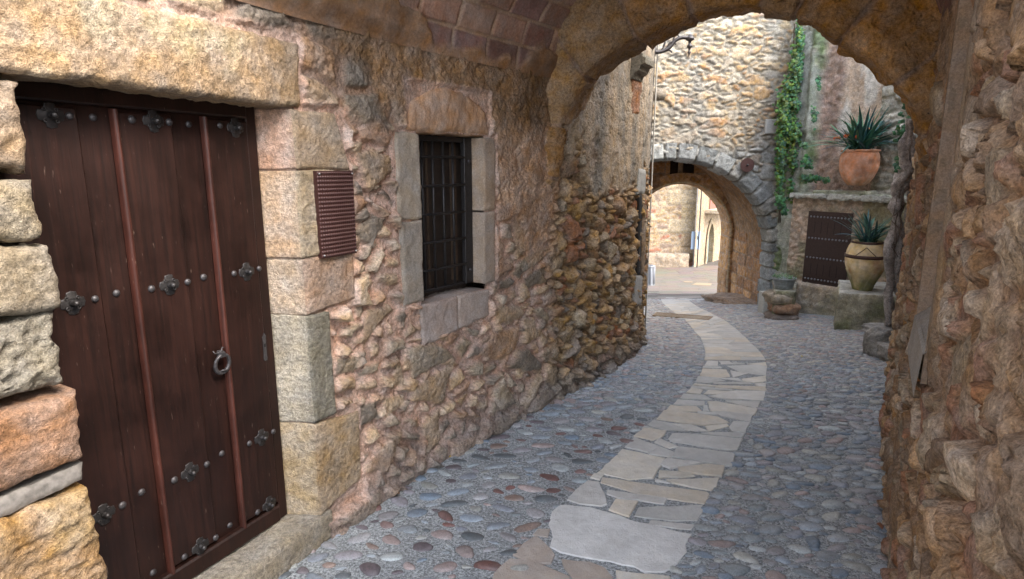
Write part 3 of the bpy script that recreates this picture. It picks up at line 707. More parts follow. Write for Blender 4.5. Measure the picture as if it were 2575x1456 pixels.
nrm = (LW(-.5, 1, 1) - LW(-.5, 1, 0)).normalized(); QD = nrm.to_track_quat('Z', 'Y'); tu = (LW(-.4, 1, 0) - LW(-.6, 1, 0)).normalized()
def on_door(pts, p0): return [p0 + tu * x + Vector((0, 0, y)) + nrm * z for x, y, z in pts]
raised = lambda u: (-1.1 < u < uA) or (uB1 < u < uC) or (uD1 < u < uR)
sV, sF = lathe([(.0132, 0), (.0132, .002), (.011, .006), (.006, .009), (.0005, .010)], 16)
studs = [[(166, 294), (233, 294), (322, 300), (416, 307), (474, 312), (544, 313), (615, 331)], [(118, 775), (230, 751), (292, 734), (372, 727), (463, 709), (511, 694), (580, 688), (643, 675)],
         [(299, 1268), (355, 1233), (430, 1205), (512, 1167), (557, 1137), (619, 1115), (679, 1084)], [(384, 1437), (455, 1395), (534, 1349), (577, 1317), (640, 1289), (697, 1250)]]
roses = [[(118, 297), (376, 303), (583, 324)], [(173, 762), (417, 714), (612, 687)], [(252, 1290), (469, 1183), (650, 1100)], [(495, 1366), (669, 1265)]]
rowv = []
for s_, r_ in zip(studs, roses):
    vm_ = float(np.mean([duv(*p)[1] for p in s_[1:]])); rowv.append(vm_)
    for p in s_:
        u, v = duv(*p); v = vm_ * .7 + v * .3; hh = d0 + (.020 if raised(u) else 0)
        k = rng.uniform(.92, 1.1); mesh('stud', on_door([(x * k, y * k, z) for x, y, z in sV], LW(u, v, hh)), sF, M_iron, door)
    for p in r_:
        u, v = duv(*p); v = vm_ * .7 + v * .3; hh = d0 + .020
        n = 48; V_ = []; F_ = []
        for lev, (f, z) in enumerate(((1, 0), (1, .002), (.93, .0035), (.62, .003), (.56, .0045), (.34, .004))):
            for k in range(n):
                a = 2 * math.pi * k / n
                rr = .036 * (1 + .16 * math.cos(4 * a) + .06 * math.cos(8 * a + math.pi) + .045 * math.cos(16 * a)); rr = rr if lev < 3 else .034
                V_.append((f * rr * math.cos(a), f * rr * math.sin(a), z))
        for l in range(5):
            for k in range(n): F_.append([l * n + k, l * n + (k + 1) % n, (l + 1) * n + (k + 1) % n, (l + 1) * n + k])
        b = len(V_); prof = [(.012, .004), (.012, .008), (.0095, .013), (.0075, .017), (.0105, .021), (.0105, .027), (.006, .032), (.0005, .034)]
        v2, f2_ = lathe(prof, 14); V_ += v2; F_ += [[i + b for i in f] for f in f2_]
        for k in range(4):                                             # small pierced petals
            a = math.pi / 4 + k * math.pi / 2; b = len(V_); v3, f3 = lathe([(.0065, .003), (.0065, .006), (.003, .006), (.003, .0035)], 10, (.0245 * math.cos(a), .0245 * math.sin(a), 0)); V_ += v3; F_ += [[i + b for i in f] for f in f3]
        V_.append((0, 0, .004)); cidx = len(V_) - 1
        for k in range(n): F_.append([5 * n + k, 5 * n + (k + 1) % n, cidx])
        mesh('rosette', on_door(V_, LW(u, v, hh)), F_, M_irond, door)
# ring handle
u, v = duv(546, 912); p0 = LW(u, v, d0 + .02)
pts = [(.034 * math.sin(a), .040 * math.cos(a), .012 + .006 * math.cos(a)) for a in np.linspace(0, 2 * math.pi, 33)[:-1]]
V_, F_ = tube(on_door(pts, p0), [.0065 + .0022 * (1 - math.cos(a)) / 2 for a in np.linspace(0, 2 * math.pi, 33)[:-1]], 10, True)
mesh('ring_handle', V_, F_, M_iron, door)
hb = MB()
hb.add(on_door([(-.014, .028, 0), (.014, .028, 0), (.012, .058, 0), (-.012, .058, 0), (-.012, .03, .024), (.012, .03, .024), (.008, .05, .028), (-.008, .05, .028)], p0), BOXF)
hb.build('ring_mount', M_iron, door)
V_, F_ = tube(on_door([(-.03, .062, .002), (-.026, .05, .006), (-.012, .05, .01), (0, .056, .014), (.008, .07, .01), (.014, .066, .012)], p0), .0028, 6); mesh('mount_scroll', V_, F_, M_iron, door)
V_, F_ = tube(on_door([(-.012, -.034, .004), (-.004, -.026, .018), (.010, -.030, .018), (.014, -.038, .004)], p0), .004, 6); mesh('ring_staple', V_, F_, M_iron, door)
# lock plate
u0, v0 = duv(657, 872); lp = MB(); out = [(-.008, -.062), (.008, -.062), (.011, -.05), (.008, -.04), (.008, .02), (.011, .03), (.008, .042), (.012, .05), (.002, .066), (-.006, .052), (-.010, .05), (-.008, .03), (-.008, -.03), (-.011, -.05)]
p0 = LW(u0, v0, d0 + .020); n = len(out)
lp.add(on_door([(x, y, z) for z in (0, .003) for x, y in out], p0), [[i, (i + 1) % n, n + (i + 1) % n, n + i] for i in range(n)] + [list(range(n, 2 * n))]); lp.build('lock_plate', M_iron, door)
kh = MB(); kh.add(on_door([(x * .5, y * .12 + .01, .004) for x, y in out], p0), [list(range(n))]); kh.build('keyhole', plain('keyhole_dark', (.004, .003, .003), .8), door)

# ---- dimpled metal plate beside the door
nu, nv = 16, 21; k = 6
a, b = np.meshgrid(np.linspace(0, 1, nu * k + 1), np.linspace(0, 1, nv * k + 1), indexing='ij')
fu = np.abs(((a * nu) % 1) - .5) * 2; fv = np.abs(((b * nv) % 1) - .5) * 2
rr = np.sqrt(fu ** 2 + fv ** 2); hh = .050 + .0075 * np.clip(1 - rr / .92, 0, 1) ** .8
brd = (a < .02) | (a > .98) | (b < .015) | (b > .985); hh = np.where(brd, .050, hh)
X = LW.arr(.090 + a * (.318 - .090), 1.392 + b * (1.787 - 1.392), hh + .004 * np.sin(a * 5))
pl_ = mesh('metal_plate', X, gridf(*a.shape), plain('oxide_red_metal', (.055, .021, .018), .42, .3, .15, 200, .15), None, None, True, base=LW(.09, 1.392, .05))
sc_ = MB(); X4 = X
n1, n2 = a.shape
edge = [(i, 0) for i in range(n1)] + [(n1 - 1, j) for j in range(1, n2)] + [(i, n2 - 1) for i in range(n1 - 2, -1, -1)] + [(0, j) for j in range(n2 - 2, 0, -1)]
nn = LW(.2, 1, 0) - LW(.2, 1, 1)
sc_.add([Vector(X[i, j]) for i, j in edge] + [Vector(X[i, j]) + nn.normalized() * .022 for i, j in edge], [[i, (i + 1) % len(edge), len(edge) + (i + 1) % len(edge), len(edge) + i] for i in range(len(edge))])
sc_.build('edge_return', pl_.data.materials[0], pl_)
for (uu, vv) in ((.103, 1.774), (.306, 1.774), (.103, 1.405), (.306, 1.405)):
    V_, F_ = lathe([(.0055, 0), (.0055, .003), (.003, .006), (.0003, .0065)], 10); c0 = LW(uu, vv, .054)
    mesh('screw', [c0 + QD @ Vector(x) for x in V_], F_, plain('bright_screw', (.35, .33, .32), .35, .9), pl_)
tag(pl_, 'dark red dimpled metal panel screwed to the wall right of the studded door', 'panel')
# ---- outside end of the left house: narrow doorway, pale blocks, cornice, recess
def LB(name, corners, mat, col, h0=.06, depth=.12, rough=.008, seed=80, **k):
    q = [LW.uv(p[0] - 11, p[1]) for p in corners]
    if any(x is None for x in q): 0 and print('miss', name, corners); return
    return block(name, LW, q, mat, house, col, h0, depth, rough, .012, seed, step=.02, **k)
LB('pale_block', [(1599, 488), (1617, 488), (1621, 428), (1603, 425)], M_smooth, (.38, .37, .34), .07, seed=81)
LB('pale_block', [(1592, 768), (1607, 768), (1611, 690), (1597, 693)], M_smooth, (.42, .41, .38), .07, seed=82)
LB('side_doorway', [(1600, 690), (1607, 690), (1612, 488), (1605, 488)], plain('doorway_shade', (.02, .018, .016), .8), (.02, .02, .02), .062, seed=83, rough=.001)  # dark block paints the shade inside the recessed doorway
LB('doorway_jamb', [(1607, 690), (1614, 690), (1620, 488), (1612, 488)], M_block, (.34, .25, .17), .075, seed=84)
LB('exposed_masonry', [(1588, 285), (1606, 290), (1611, 195), (1586, 195)], M_block, (.33, .18, .11), .05, seed=85, rough=.02)
cw = MB(); q = LW.uv(1588, 168)
if q:
    prof = [(0, -.16), (.05, -.15), (.07, -.10), (.12, -.07), (.14, -.02), (.19, 0), (.20, .05), (.16, .07), (.16, .10), (0, .12)]
    uu = (q[0] - .16, q[0] + .12); V_ = [LW(x, q[1] + z * .8, .03 + o * .75) for x in uu for o, z in prof]; n = len(prof)
    cw.add(V_, [[i, (i + 1) % n, n + (i + 1) % n, n + i] for i in range(n)] + [list(range(n))[::-1], list(range(n, 2 * n))], (.30, .28, .23)); cw.build('cornice', M_block, house)

# ---- drainpipe and cable at the corner
pp = [P(1641 - (y - 200) * .0445, y, 7.55) for y in range(100, 850, 50)]
X0 = pp[5].x; pp = [Vector((X0, 7.55, z)) for z in np.linspace(gz(7.55) + .02, 5.5, 14)]
V_, F_ = tube(pp, .018, 10); dp = mesh('drainpipe', V_, F_, M_irond, None, None, True, base=(X0, 7.55, gz(7.55)))
tag(dp, 'thin dark pipe running down the far corner of the left house', 'drainpipe')
V_, F_ = tube([p + Vector((.05, .02, 0)) for p in pp], .009, 6); mesh('cable', V_, F_, plain('pale_cable', (.4, .38, .34), .6), dp)
for z in (.4, 1.55, 2.7, 3.8):
    V_, F_ = lathe([(.02, -.02), (.024, -.02), (.024, .02), (.02, .02)], 12, (X0, 7.55, z)); mesh('clip', V_, F_, M_iron, dp)

# ---- wrought iron lamp arm
lb = empty('lamp_bracket', P(1640, 130, 7.5), 'wrought iron scrolled lamp arm reaching out from the left house corner', 'lamp bracket')
def PT(l, Y=7.5): return [P(x, y, Y) for x, y in l]
from mathutils import geometry
def smoothp(pts, k=6):
    out = []
    pts = [Vector(p) for p in pts]
    for i in range(len(pts) - 1):
        a, b, c_, d = pts[max(i - 1, 0)], pts[i], pts[i + 1], pts[min(i + 2, len(pts) - 1)]
        for j in range(k):
            t = j / k; out.append(.5 * ((2 * b) + (c_ - a) * t + (2 * a - 5 * b + 4 * c_ - d) * t * t + (3 * b - a - 3 * c_ + d) * t ** 3))
    return out + [pts[-1]]
V_, F_ = tube(smoothp(PT([(1640, 130), (1655, 131), (1668, 128), (1685, 118), (1697, 103), (1712, 95), (1728, 95), (1742, 96)])), .022, 8); mesh('arm', V_, F_, M_iron, lb)
for l, r in (([(1662, 129), (1668, 118), (1672, 104), (1668, 98)], .011), ([(1676, 122), (1684, 108), (1694, 106), (1700, 112)], .011), ([(1665, 130), (1676, 128), (1684, 126), (1690, 132)], .010), ([(1690, 112), (1696, 92), (1704, 88), (1708, 94)], .010)):
    V_, F_ = tube(smoothp(PT(l)), r, 6); mesh('scroll', V_, F_, M_iron, lb)
c0 = P(1735, 97, 7.5)
V_, F_ = lathe([(.001, .05), (.02, .045), (.03, .02), (.05, .01), (.05, -.015), (.02, -.03), (.014, -.06), (.03, -.075), (.032, -.095), (.014, -.11), (.012, -.14), (.022, -.15), (.012, -.17), (.001, -.21)], 14, c0); mesh('finial', V_, F_, M_iron, lb)
V_, F_ = lathe([(.001, -.06), (.03, -.06), (.035, 0), (.03, .06), (.001, .06)], 12, P(1642, 130, 7.5)); mesh('wall_rose', V_, F_, M_iron, lb)

# ================================================================== NEAR ARCH AND VAULT
SA = (.28, 4.45); a21 = R(21); es = (math.cos(a21), -math.sin(a21)); ef = (math.sin(a21), math.cos(a21))
class Plane:
    """s across, z up, d = depth away from the camera"""
    def __init__(s, A, es, ef): s.A, s.es, s.ef = A, es, ef
    def arr(s, S, Z, D): return np.stack([s.A[0] + S * s.es[0] + D * s.ef[0], s.A[1] + S * s.es[1] + D * s.ef[1], Z + 0 * S], -1)
    def __call__(s, u, v, h=0.): return Vector((s.A[0] + u * s.es[0] - h * s.ef[0], s.A[1] + u * s.es[1] - h * s.ef[1], v))
def resample(pts, n):
    p = np.array(pts, float); L = np.r_[0, np.cumsum(np.hypot(*np.diff(p, axis=0).T))]; t = np.linspace(0, L[-1], n)
    q = np.stack([np.interp(t, L, p[:, 0]), np.interp(t, L, p[:, 1])], 1)
    ke = np.ones(9) / 9; qq = np.stack([np.convolve(np.pad(q[:, k], 4, 'reflect', reflect_type='odd'), ke, 'valid') for k in (0, 1)], 1)
    return qq, L[-1]
def arch_ring(name, PL, front, back, depth, width, nv, n, colfn, mat, parent, rough=.02, joint=.014, seed=1, rel=.02, edge=0, wr=18, tails=None):
    f, L = resample(front, n); b, _ = resample(back, n)
    tx = np.gradient(f[:, 0]); tz = np.gradient(f[:, 1]); l = np.hypot(tx, tz); nx, nz = -tz / l, tx / l      # outward
    # joints at uneven spacing
    rj = random.Random(seed); jt = np.cumsum([rj.uniform(.65, 1.35) for _ in range(nv)]); jt = jt / jt[-1] * L
    s = np.linspace(0, L, n); k = np.searchsorted(jt, s); dj = np.min(np.abs(s[:, None] - np.r_[0, jt][None, :]), 1)
    m = wr; r = np.linspace(0, 1, m) ** 1.1 * width
    S, Rr = np.meshgrid(s, r, indexing='ij')
    jn = ss(0, joint, np.abs(dj[:, None] + .006 * fbm(S * 8, Rr * 8, seed, 2)))
    hs = h2(k.astype(float), k * 0. + 3, seed)[:, None]
    hgt = (rel * (.5 + hs) + rough * (fbm(S * 9, Rr * 9, seed + 3, 5) + .5 * (ridge(S * 14, Rr * 14, seed + 9, 3) - .5))) * jn
    rnd = .02 * (1 - np.sqrt(np.clip(1 - np.clip(1 - Rr / .025, 0, 1) ** 2, 0, 1)))
    A1 = PL.arr(f[:, 0][:, None] + nx[:, None] * Rr, f[:, 1][:, None] + nz[:, None] * Rr, -(hgt - rnd))
    c1 = colfn(S, Rr, k[:, None] + 0 * S, jn)
    md = max(int(depth / .03), 8); d = np.linspace(0, 1, md)
    S2, D2 = np.meshgrid(s, d, indexing='ij')
    jn2 = ss(0, joint, dj[:, None] + .006 * fbm(S2 * 8, D2 * 4, seed + 30, 2))
    g = (rel * .8 * (.5 + h2(k.astype(float), k * 0. + 8, seed)[:, None]) + rough * fbm(S2 * 8, D2 * depth * 8, seed + 21, 5)) * jn2
    g = g * np.clip(D2 * depth / .03, 0, 1) 
    e2 = (edge * fbm(S2 * 7, D2 * 3, seed + 44, 3) - .02 * (edge > 0)) * np.clip(D2 * depth / .1, 0, 1)
    cx = f[:, 0][:, None] * (1 - D2) + b[:, 0][:, None] * D2; cz = f[:, 1][:, None] * (1 - D2) + b[:, 1][:, None] * D2
    h0 = hgt[:, :1]; rn0 = rnd[:, :1]
    A2 = PL.arr(cx - nx[:, None] * (g + e2), cz - nz[:, None] * (g + e2), D2 * depth - (h0 - rn0) * (1 - D2))
    c2 = colfn(S2, D2 * depth + 5, k[:, None] + 0 * S2, jn2)
    # rear face going outward again
    A3 = np.stack([A2[:, -1], PL.arr(b[:, 0] + nx * width, b[:, 1] + nz * width, 0 * b[:, 0] + depth)], 1)
    F1 = gridf(n, m); F2 = gridf(n, md) + n * m; F3 = gridf(n, 2) + n * m + n * md
    V = np.concatenate([A1.reshape(-1, 3), A2.reshape(-1, 3), A3.reshape(-1, 3)])
    C = np.concatenate([c1.reshape(-1, 3), c2.reshape(-1, 3), np.tile(c2[:, -1:], (1, 2, 1)).reshape(-1, 3)])
    return mesh(name, V, np.concatenate([F1, F2, F3]), mat, parent, C)
arch = empty('archway', (SA[0] + es[0] * 1.16, SA[1] + es[1] * 1.16, 0), 'low brown stone arch under a brick vault, nearest the viewer, framing the lane', 'archway')
PA = Plane(SA, es, ef)
frc = [(-.09, 1.40), (-.012, 1.64), (.049, 1.857), (.075, 2.17), (.165, 2.38), (.44, 2.59), (.68, 2.70), (.985, 2.78), (1.25, 2.80), (1.53, 2.72), (1.775, 2.59), (2.03, 2.385), (2.17, 2.225), (2.255, 2.07), (2.31, 1.83), (2.33, 1.5), (2.33, 1.0), (2.33, .2), (2.33, -.1)]
bkc = [(-.16, 1.40), (-.11, 1.64), (-.086, 1.816), (.036, 2.075), (.16, 2.34), (.35, 2.525), (.56, 2.655), (.78, 2.76), (1.10, 2.83), (1.349, 2.825), (1.528, 2.777), (1.75, 2.66), (2.086, 2.401), (2.235, 2.237), (2.33, 2.057), (2.36, 1.905), (2.41, 1.75), (2.43, 1.0), (2.43, .2), (2.43, -.1)]
def acol(S, Rr, k, jn):
    p = pick([(.42, .24, .105), (.34, .195, .09), (.46, .28, .13), (.35, .225, .125)], h2(k, k * 0 + 1, 5), h2(k, k * 0 + 2, 5))
    p = p * (1 + .3 * fbm(S * 5, Rr * 5, 8, 4))[..., None]
    return mixc(np.array((.34, .23, .165)) + 0 * p, p, jn)
arch_ring('arch_stones', PA, frc, bkc, .45, .75, 17, 520, acol, M_rub, arch, .042, .022, 5, .03, .03, wr=60)
# vault: brick courses laid lengthwise
def vault_fn(S, A, ts):
    """S along 0..L, A angle coordinate (arc length)"""
    bw, bh = .31, .16
    row = np.floor(A / bh); off = h2(row, row * 0 + 2, 3); colx = np.floor(S / bw + off)
    ex = np.minimum((S / bw + off) % 1, 1 - (S / bw + off) % 1) * bw; ey = np.minimum((A / bh) % 1, 1 - (A / bh) % 1) * bh
    e = np.minimum(ex, ey) + .004 * fbm(S * 20, A * 20, 4, 2); m = ss(.005, .016, e)
    r1 = h2(row, colx, 6); r2 = h2(row, colx, 7)
    c = pick([(.30, .175, .135), (.24, .14, .115), (.36, .24, .185), (.22, .135, .12), (.33, .20, .15)], r1, r2, .35) * (1 + .2 * fbm(S * 9, A * 9, 8, 4))[..., None]
    c = mixc(np.array((.40, .28, .20)) + 0 * c, c, m)
    h = .012 * m + .004 * r1 * m + .003 * fbm(S * 30, A * 30, 9, 3)
    # rough render creeping up from the springing on each side
    return h, c, m
nS, nA = 260, 420
tS = np.linspace(0, 1, nS); Lw = Wall(LWP, 1, .12); Rw = Wall(RWP, 2, .1, -1)
fL = np.array([PA(0, 0, 0)]); 
eL = [(-1.1, 2.3), (.36, 4.62)]; eR = [(1.2, 1.45), (2.62, 3.78)]
cu = np.linspace(0, math.pi, nA)
VV = np.zeros((nS, nA, 3)); AA = np.zeros((nS, nA)); SS = np.zeros((nS, nA))
for i, t in enumerate(tS):
    l = np.array(eL[0]) * (1 - t) + np.array(eL[1]) * t; r = np.array(eR[0]) * (1 - t) + np.array(eR[1]) * t
    l = np.array(Lw(-.40 + 2.65 * t, 0, .03))[:2]; r = np.array(Rw(-1.05 + 2.72 * t, 0, .0))[:2]; mid = (l + r) / 2; hw = (r - l) / 2; wv = np.hypot(*hw)
    cs = -np.sign(np.cos(cu)) * np.abs(np.cos(cu)) ** .92; sn = np.abs(np.sin(cu)) ** .92
    zz = 2.42 + .84 * sn
    arc = np.r_[0, np.cumsum(np.hypot(np.diff(cs * wv), np.diff(zz)))]
    AA[i] = arc; SS[i] = .35 + t * 2.6
    VV[i, :, 0] = mid[0] + hw[0] * cs; VV[i, :, 1] = mid[1] + hw[1] * cs; VV[i, :, 2] = zz
hv, cv, mv = vault_fn(SS, AA, None)
side = np.minimum(AA, AA[:, -1:] - AA)
nz_ = fbm(SS * 4, AA * 4, 31, 4)
rp = ss(.13, .06, side + .16 * nz_ - .9 * ss(1.85, .9, SS + .3 * nz_) * (AA < AA[:, -1:] * .5))
hr = .04 * rp + .014 * fbm(SS * 9, AA * 9, 34, 5)
hv = (hv * (1 - rp) + hr * rp) * ss(0, .10, side)
crr = mixc(np.array((.34, .20, .115)) + 0 * cv, np.array((.21, .125, .075)) + 0 * cv, ss(-.1, .3, fbm(SS * 3, AA * 3, 39, 4)))
cv = mixc(cv, crr, rp)
nrmv = np.zeros_like(VV); du_ = np.gradient(VV, axis=0); dv_ = np.gradient(VV, axis=1); nrmv = np.cross(du_, dv_); nrmv /= np.linalg.norm(nrmv, axis=-1, keepdims=True)
if nrmv[nS // 2, nA // 2, 2] > 0: nrmv = -nrmv
mesh('brick_vault', VV + nrmv * hv[..., None], gridf(nS, nA), stone_mat('vault_brick', .45, 70, 300, .006, fleck=.25, blot=.25), arch, cv.reshape(-1, 3))
# unseen block added over vault and arch to keep sky light out
ov = MB()
a0, b0 = Vector((*eL[0], 0)) + Vector((-.25, .1, 3.28)), Vector((*eR[0], 0)) + Vector((.4, 0, 3.28)); b1, a1 = Vector((3.2, 3.95, 3.28)), Vector((-.1, 5.05, 3.28))
ov.add([a0, b0, b1, a1] + [p + Vector((0, 0, 1.6)) for p in (a0, b0, b1, a1)], BOXF, (.32, .25, .18)); ov.build('light_block', M_rub, arch)

# ================================================================== RIGHT WALL
rwall = empty('boundary_wall', (1.68, 2.38, 0), 'chunky ochre rubble wall close on the right with a tall narrow slit niche', 'wall')
def q_(px, py): return Rw.uv(px, py)
0 and print('niche', q_(2380, 460), q_(2430, 460), q_(2355, 680), q_(2410, 680), q_(2440, 120), q_(2375, 790), q_(2320, 870))
sl0, sl1 = -.45, .20
def right_fn(U, V):
    h, c = rubble2(U, V, .12, .09, 71, [(.40, .265, .155), (.33, .215, .13), (.45, .31, .19), (.37, .29, .20), (.27, .185, .12), (.47, .37, .27), (.34, .19, .125)], (.33, .22, .145), 1.7, .45, amp=.052, mw=.020, warp=.22, rough=.006, mh=.000, dome=.35, tk=.8)
    h3, c3 = rubble(U, V, .21, .14, 95, [(.40, .28, .18), (.44, .34, .24), (.35, .255, .18)], (.33, .22, .145), .035, .02, .5, .02, .25, -.004, .6)
    bg_ = ss(.05, .3, fbm(U * 1.1 + 4, V * .9, 96, 2)) * ss(-.4, -.9, U)
    h = h * (1 - bg_) + h3 * bg_; c = mixc(c, c3, bg_)
    n = fbm(U * 3, V * 2.4, 78, 5)
    p = ss(-.05, .2, (V - 2.0) * .9 + n * .7 - .2) * .8
    hp = .035 + .022 * fbm(U * 8, V * 6, 80, 5) + .01 * fbm(U * 28, V * 28, 81, 3)
    h = h * (1 - p) + hp * p; c = mixc(c, np.array((.44, .30, .19)) * (1 + .25 * fbm(U * 4, V * 4, 82, 4))[..., None], p)
    s_ = ss(.2, .0, np.abs(U - (sl0 + sl1) / 2) - .33) * ss(1.0, 1.2, V)
    s_ = np.clip(s_, 0, 1); h = h * (1 - s_) + (.04 + .006 * fbm(U * 14, V * 14, 83, 4)) * s_; c = mixc(c, np.array((.31, .225, .15)) * (1 + .2 * fbm(U * 5, V * 5, 84, 4))[..., None], s_)
    b = ss(.35, .0, V - gz(np.interp(U, Rw.t, Rw.y)) + .12 * n); h = h + .015 * b
    foot = ss(.5, .0, np.abs(U - 1.55)) * ss(1.0, .3, V + .2 * n); h = h + .02 * foot
    return h, c
wall_mesh('wall', Rw, axis(-2.9, .06, -2.1, .007, -1.0, .0085, .6, .011, 2.2, .03, 8.3), axis(-.75, .03, -.3, .011, 2.9, .03, 3.3), right_fn, M_rub, rwall, [(sl0, sl1, 1.17, 2.6)])
wall_mesh('upper_wall', Rw, axis(2.2, .5, 8.3), np.array([3.25, 4.6]), lambda U, V: (.0 * U, np.array((.32, .25, .17)) + 0 * U[..., None]), M_rub, rwall)
wall_mesh('rear_wall', Rw, axis(-7, .4, -2.85), axis(-.3, .5, 2.6), lambda U, V: (.0 * U, np.array((.32, .25, .17)) + 0 * U[..., None]), M_rub, rwall)
wall_mesh('core', Rw, axis(-6, .3, 8.3), np.array([-.8, 1.5, 3.2]), lambda U, V: (-.36 + 0 * U, np.array((.2, .16, .12)) + 0 * U[..., None]), M_rub, rwall)  # unseen backing added so no sky shows through this wall
nb = MB()
for A_, B_, C_, D_ in [((sl1, 1.05, .045), (sl1, 2.62, .045), (sl1 - .03, 2.62, -.24), (sl1 - .03, 1.05, -.24)), ((sl0, 1.05, .045), (sl0, 2.62, .045), (sl0 + .10, 2.62, -.24), (sl0 + .10, 1.05, -.24)),
                       ((sl0, 2.60, .05), (sl1, 2.60, .05), (sl1, 2.60, -.25), (sl0, 2.60, -.25)), ((sl0, 1.05, -.24), (sl1, 1.05, -.24), (sl1, 2.62, -.24), (sl0, 2.62, -.24))]:
    nb.add([Rw(*A_), Rw(*B_), Rw(*C_), Rw(*D_)], [[0, 1, 2, 3]], (.29, .21, .15))
nb.build('niche_lining', M_smooth, rwall)
ns_ = MB(); ns_.add([Rw(sl0 - .01, 1.16, .05), Rw(sl1 + .01, 1.16, .05), Rw(sl1 + .01, 1.44, -.24), Rw(sl0 - .01, 1.44, -.24), Rw(sl0 - .01, 1.0, .06), Rw(sl1 + .01, 1.0, .06)], [[0, 1, 2, 3], [4, 5, 1, 0]], (.33, .31, .28)); ns_.build('niche_sill', M_smooth, rwall)
for s in range(3):
    z0 = 1.25 + s * .48
    block('niche_jamb', Rw, [(sl1 - .001, z0), (sl1 + .065, z0), (sl1 + .06, z0 + .46), (sl1 - .001, z0 + .46)], M_smooth, rwall, (.25, .185, .13), .045, .2, .005, .008, 120 + s, .01, sidecol=(.24, .18, .13))
    block('niche_jamb', Rw, [(sl0 - .06, z0), (sl0 + .001, z0), (sl0 + .001, z0 + .46), (sl0 - .055, z0 + .46)], M_smooth, rwall, (.25, .185, .125), .045, .2, .005, .008, 130 + s, .01)

# ================================================================== COURTYARD HOUSE WITH THE SECOND ARCH
YC = 11.4
far = empty('stone_house', (3.0, YC, gz(YC)), 'tall pale rubble house across the lane pierced by a round arched passage', 'house')
CW = Wall([(-3, YC), (5.06, YC)], 0)
CW.nx[:] = 0; CW.ny[:] = -1
cxa, zsp, Ra, Rz = 2.97, .21, 1.97, 1.76
PALE = [(.41, .315, .20), (.36, .28, .185), (.44, .36, .25), (.35, .31, .25), (.42, .29, .165), (.31, .285, .24), (.46, .41, .33), (.40, .26, .155)]
GREY = [(.33, .34, .33), (.39, .39, .37), (.29, .30, .29), (.42, .36, .27), (.36, .28, .20)]
def court_fn(U, V):
    X = U - 3
    h, c = rubble2(U, V, .17, .072, 101, PALE, (.30, .27, .215), 1.7, .4, amp=.034, mw=.015, warp=.5, rough=.006, mh=-.004, dome=.25, tk=.15)
    hg, cg = rubble2(U, V, .20, .11, 111, GREY, (.20, .185, .155), 1.7, .5, amp=.055, mw=.018, warp=.45, rough=.008, mh=-.006, dome=.35, tk=.2)
    g = ss(.15, -.25, V - 2.35 + .35 * fbm(U * 1.6, V * 1.6, 112, 3))
    h = h * (1 - g) + hg * g; c = mixc(c, cg, g)
    st = ss(.05, .4, fbm(U * 2.2, V * 1.3, 115, 4) + .25 * ss(3.2, 2.4, V)); c = mixc(c, np.array((.27, .27, .25)) + 0 * c, st * .5)
    rr = np.sqrt(((X - cxa) / (Ra + .24)) ** 2 + ((np.maximum(V, zsp) - zsp) / (Rz + .24)) ** 2)
    return h, c
us = axis(.5, .05, 3.6, .02, 8.06); vs = axis(-1.3, .02, 5.3, .3, 8)
U_, V_c = np.meshgrid(us, vs, indexing='ij'); hh, cc = court_fn(U_, V_c)
uc = (U_[:-1, :-1] + U_[1:, 1:]) / 2 - 3; vc = (V_c[:-1, :-1] + V_c[1:, 1:]) / 2
keep = ~(((((uc - cxa) / (Ra + .1)) ** 2 + ((vc - zsp) / (Rz + .1)) ** 2) < 1) | ((np.abs(uc - cxa) < Ra + .08) & (vc < zsp)))
mesh('wall', CW.arr(U_, V_c, hh), gridf(len(us), len(vs), keep), M_far, far, cc.reshape(-1, 3))
PC = Plane((cxa, YC), (1, 0), (0, 1))
th = np.linspace(math.pi, 0, 60)
cur = [(-Ra, -1.3), (-Ra, -.5)] + [(Ra * math.cos(t), zsp + Rz * math.sin(t)) for t in th] + [(Ra, -.5), (Ra, -1.3)]
def gcol(S, Rr, k, jn):
    p = pick([(.27, .285, .285), (.32, .335, .33), (.23, .245, .245), (.30, .30, .28)], h2(k, k * 0 + 1, 15), h2(k, k * 0 + 2, 15)) * (1 + .18 * fbm(S * 4, Rr * 4, 18, 4))[..., None]
    return mixc(np.array((.16, .15, .125)) + 0 * p, p, jn)
arch_ring('arch_stones', PC, cur, cur, .35, .28, 31, 620, gcol, M_far, far, .02, .035, 15, .045, .0, wr=14)
# passage behind it
def pas_fn(seed, pal=((.38, .21, .10), (.32, .175, .09), (.44, .26, .13), (.28, .165, .095))):
    def f(U, V):
        row = np.floor(V / .24); off = h2(row, row * 0 + 2, seed) * .5; cu_ = np.floor(U / .42 + off)
        ex = np.minimum((U / .42 + off) % 1, 1 - (U / .42 + off) % 1) * .42; ey = np.minimum((V / .24) % 1, 1 - (V / .24) % 1) * .24
        m = ss(.002, .02, np.minimum(ex, ey) + .008 * fbm(U * 8, V * 8, seed + 1, 3))
        c = pick(list(pal), h2(row, cu_, seed + 2), h2(row, cu_, seed + 3), .3) * (1 + .2 * fbm(U * 5, V * 5, seed + 4, 4))[..., None]
        return .018 * m * (.5 + h2(row, cu_, seed + 5)) + .008 * fbm(U * 10, V * 10, seed + 6, 3), mixc(np.array((.27, .20, .145)) + 0 * c, c, m)
    return f
YI = 13.3
SW = Wall([(4.96, YC + .33), (4.93, YI + .05)], 0, 0, -1)
wall_mesh('passage_wall', SW, axis(0, .025, 1.95), axis(-1.4, .025, 2.1), pas_fn(201), M_far, far)
SW2 = Wall([(.98, YC + .33), (1.0, YI + .05)], 0, 0, 1)
wall_mesh('passage_wall', SW2, axis(0, .05, 1.95), axis(-1.4, .05, 2.1), pas_fn(211), M_far, far)
IW = Wall([(.9, YI), (5.0, YI)], 0)
IW.nx[:] = 0; IW.ny[:] = -1
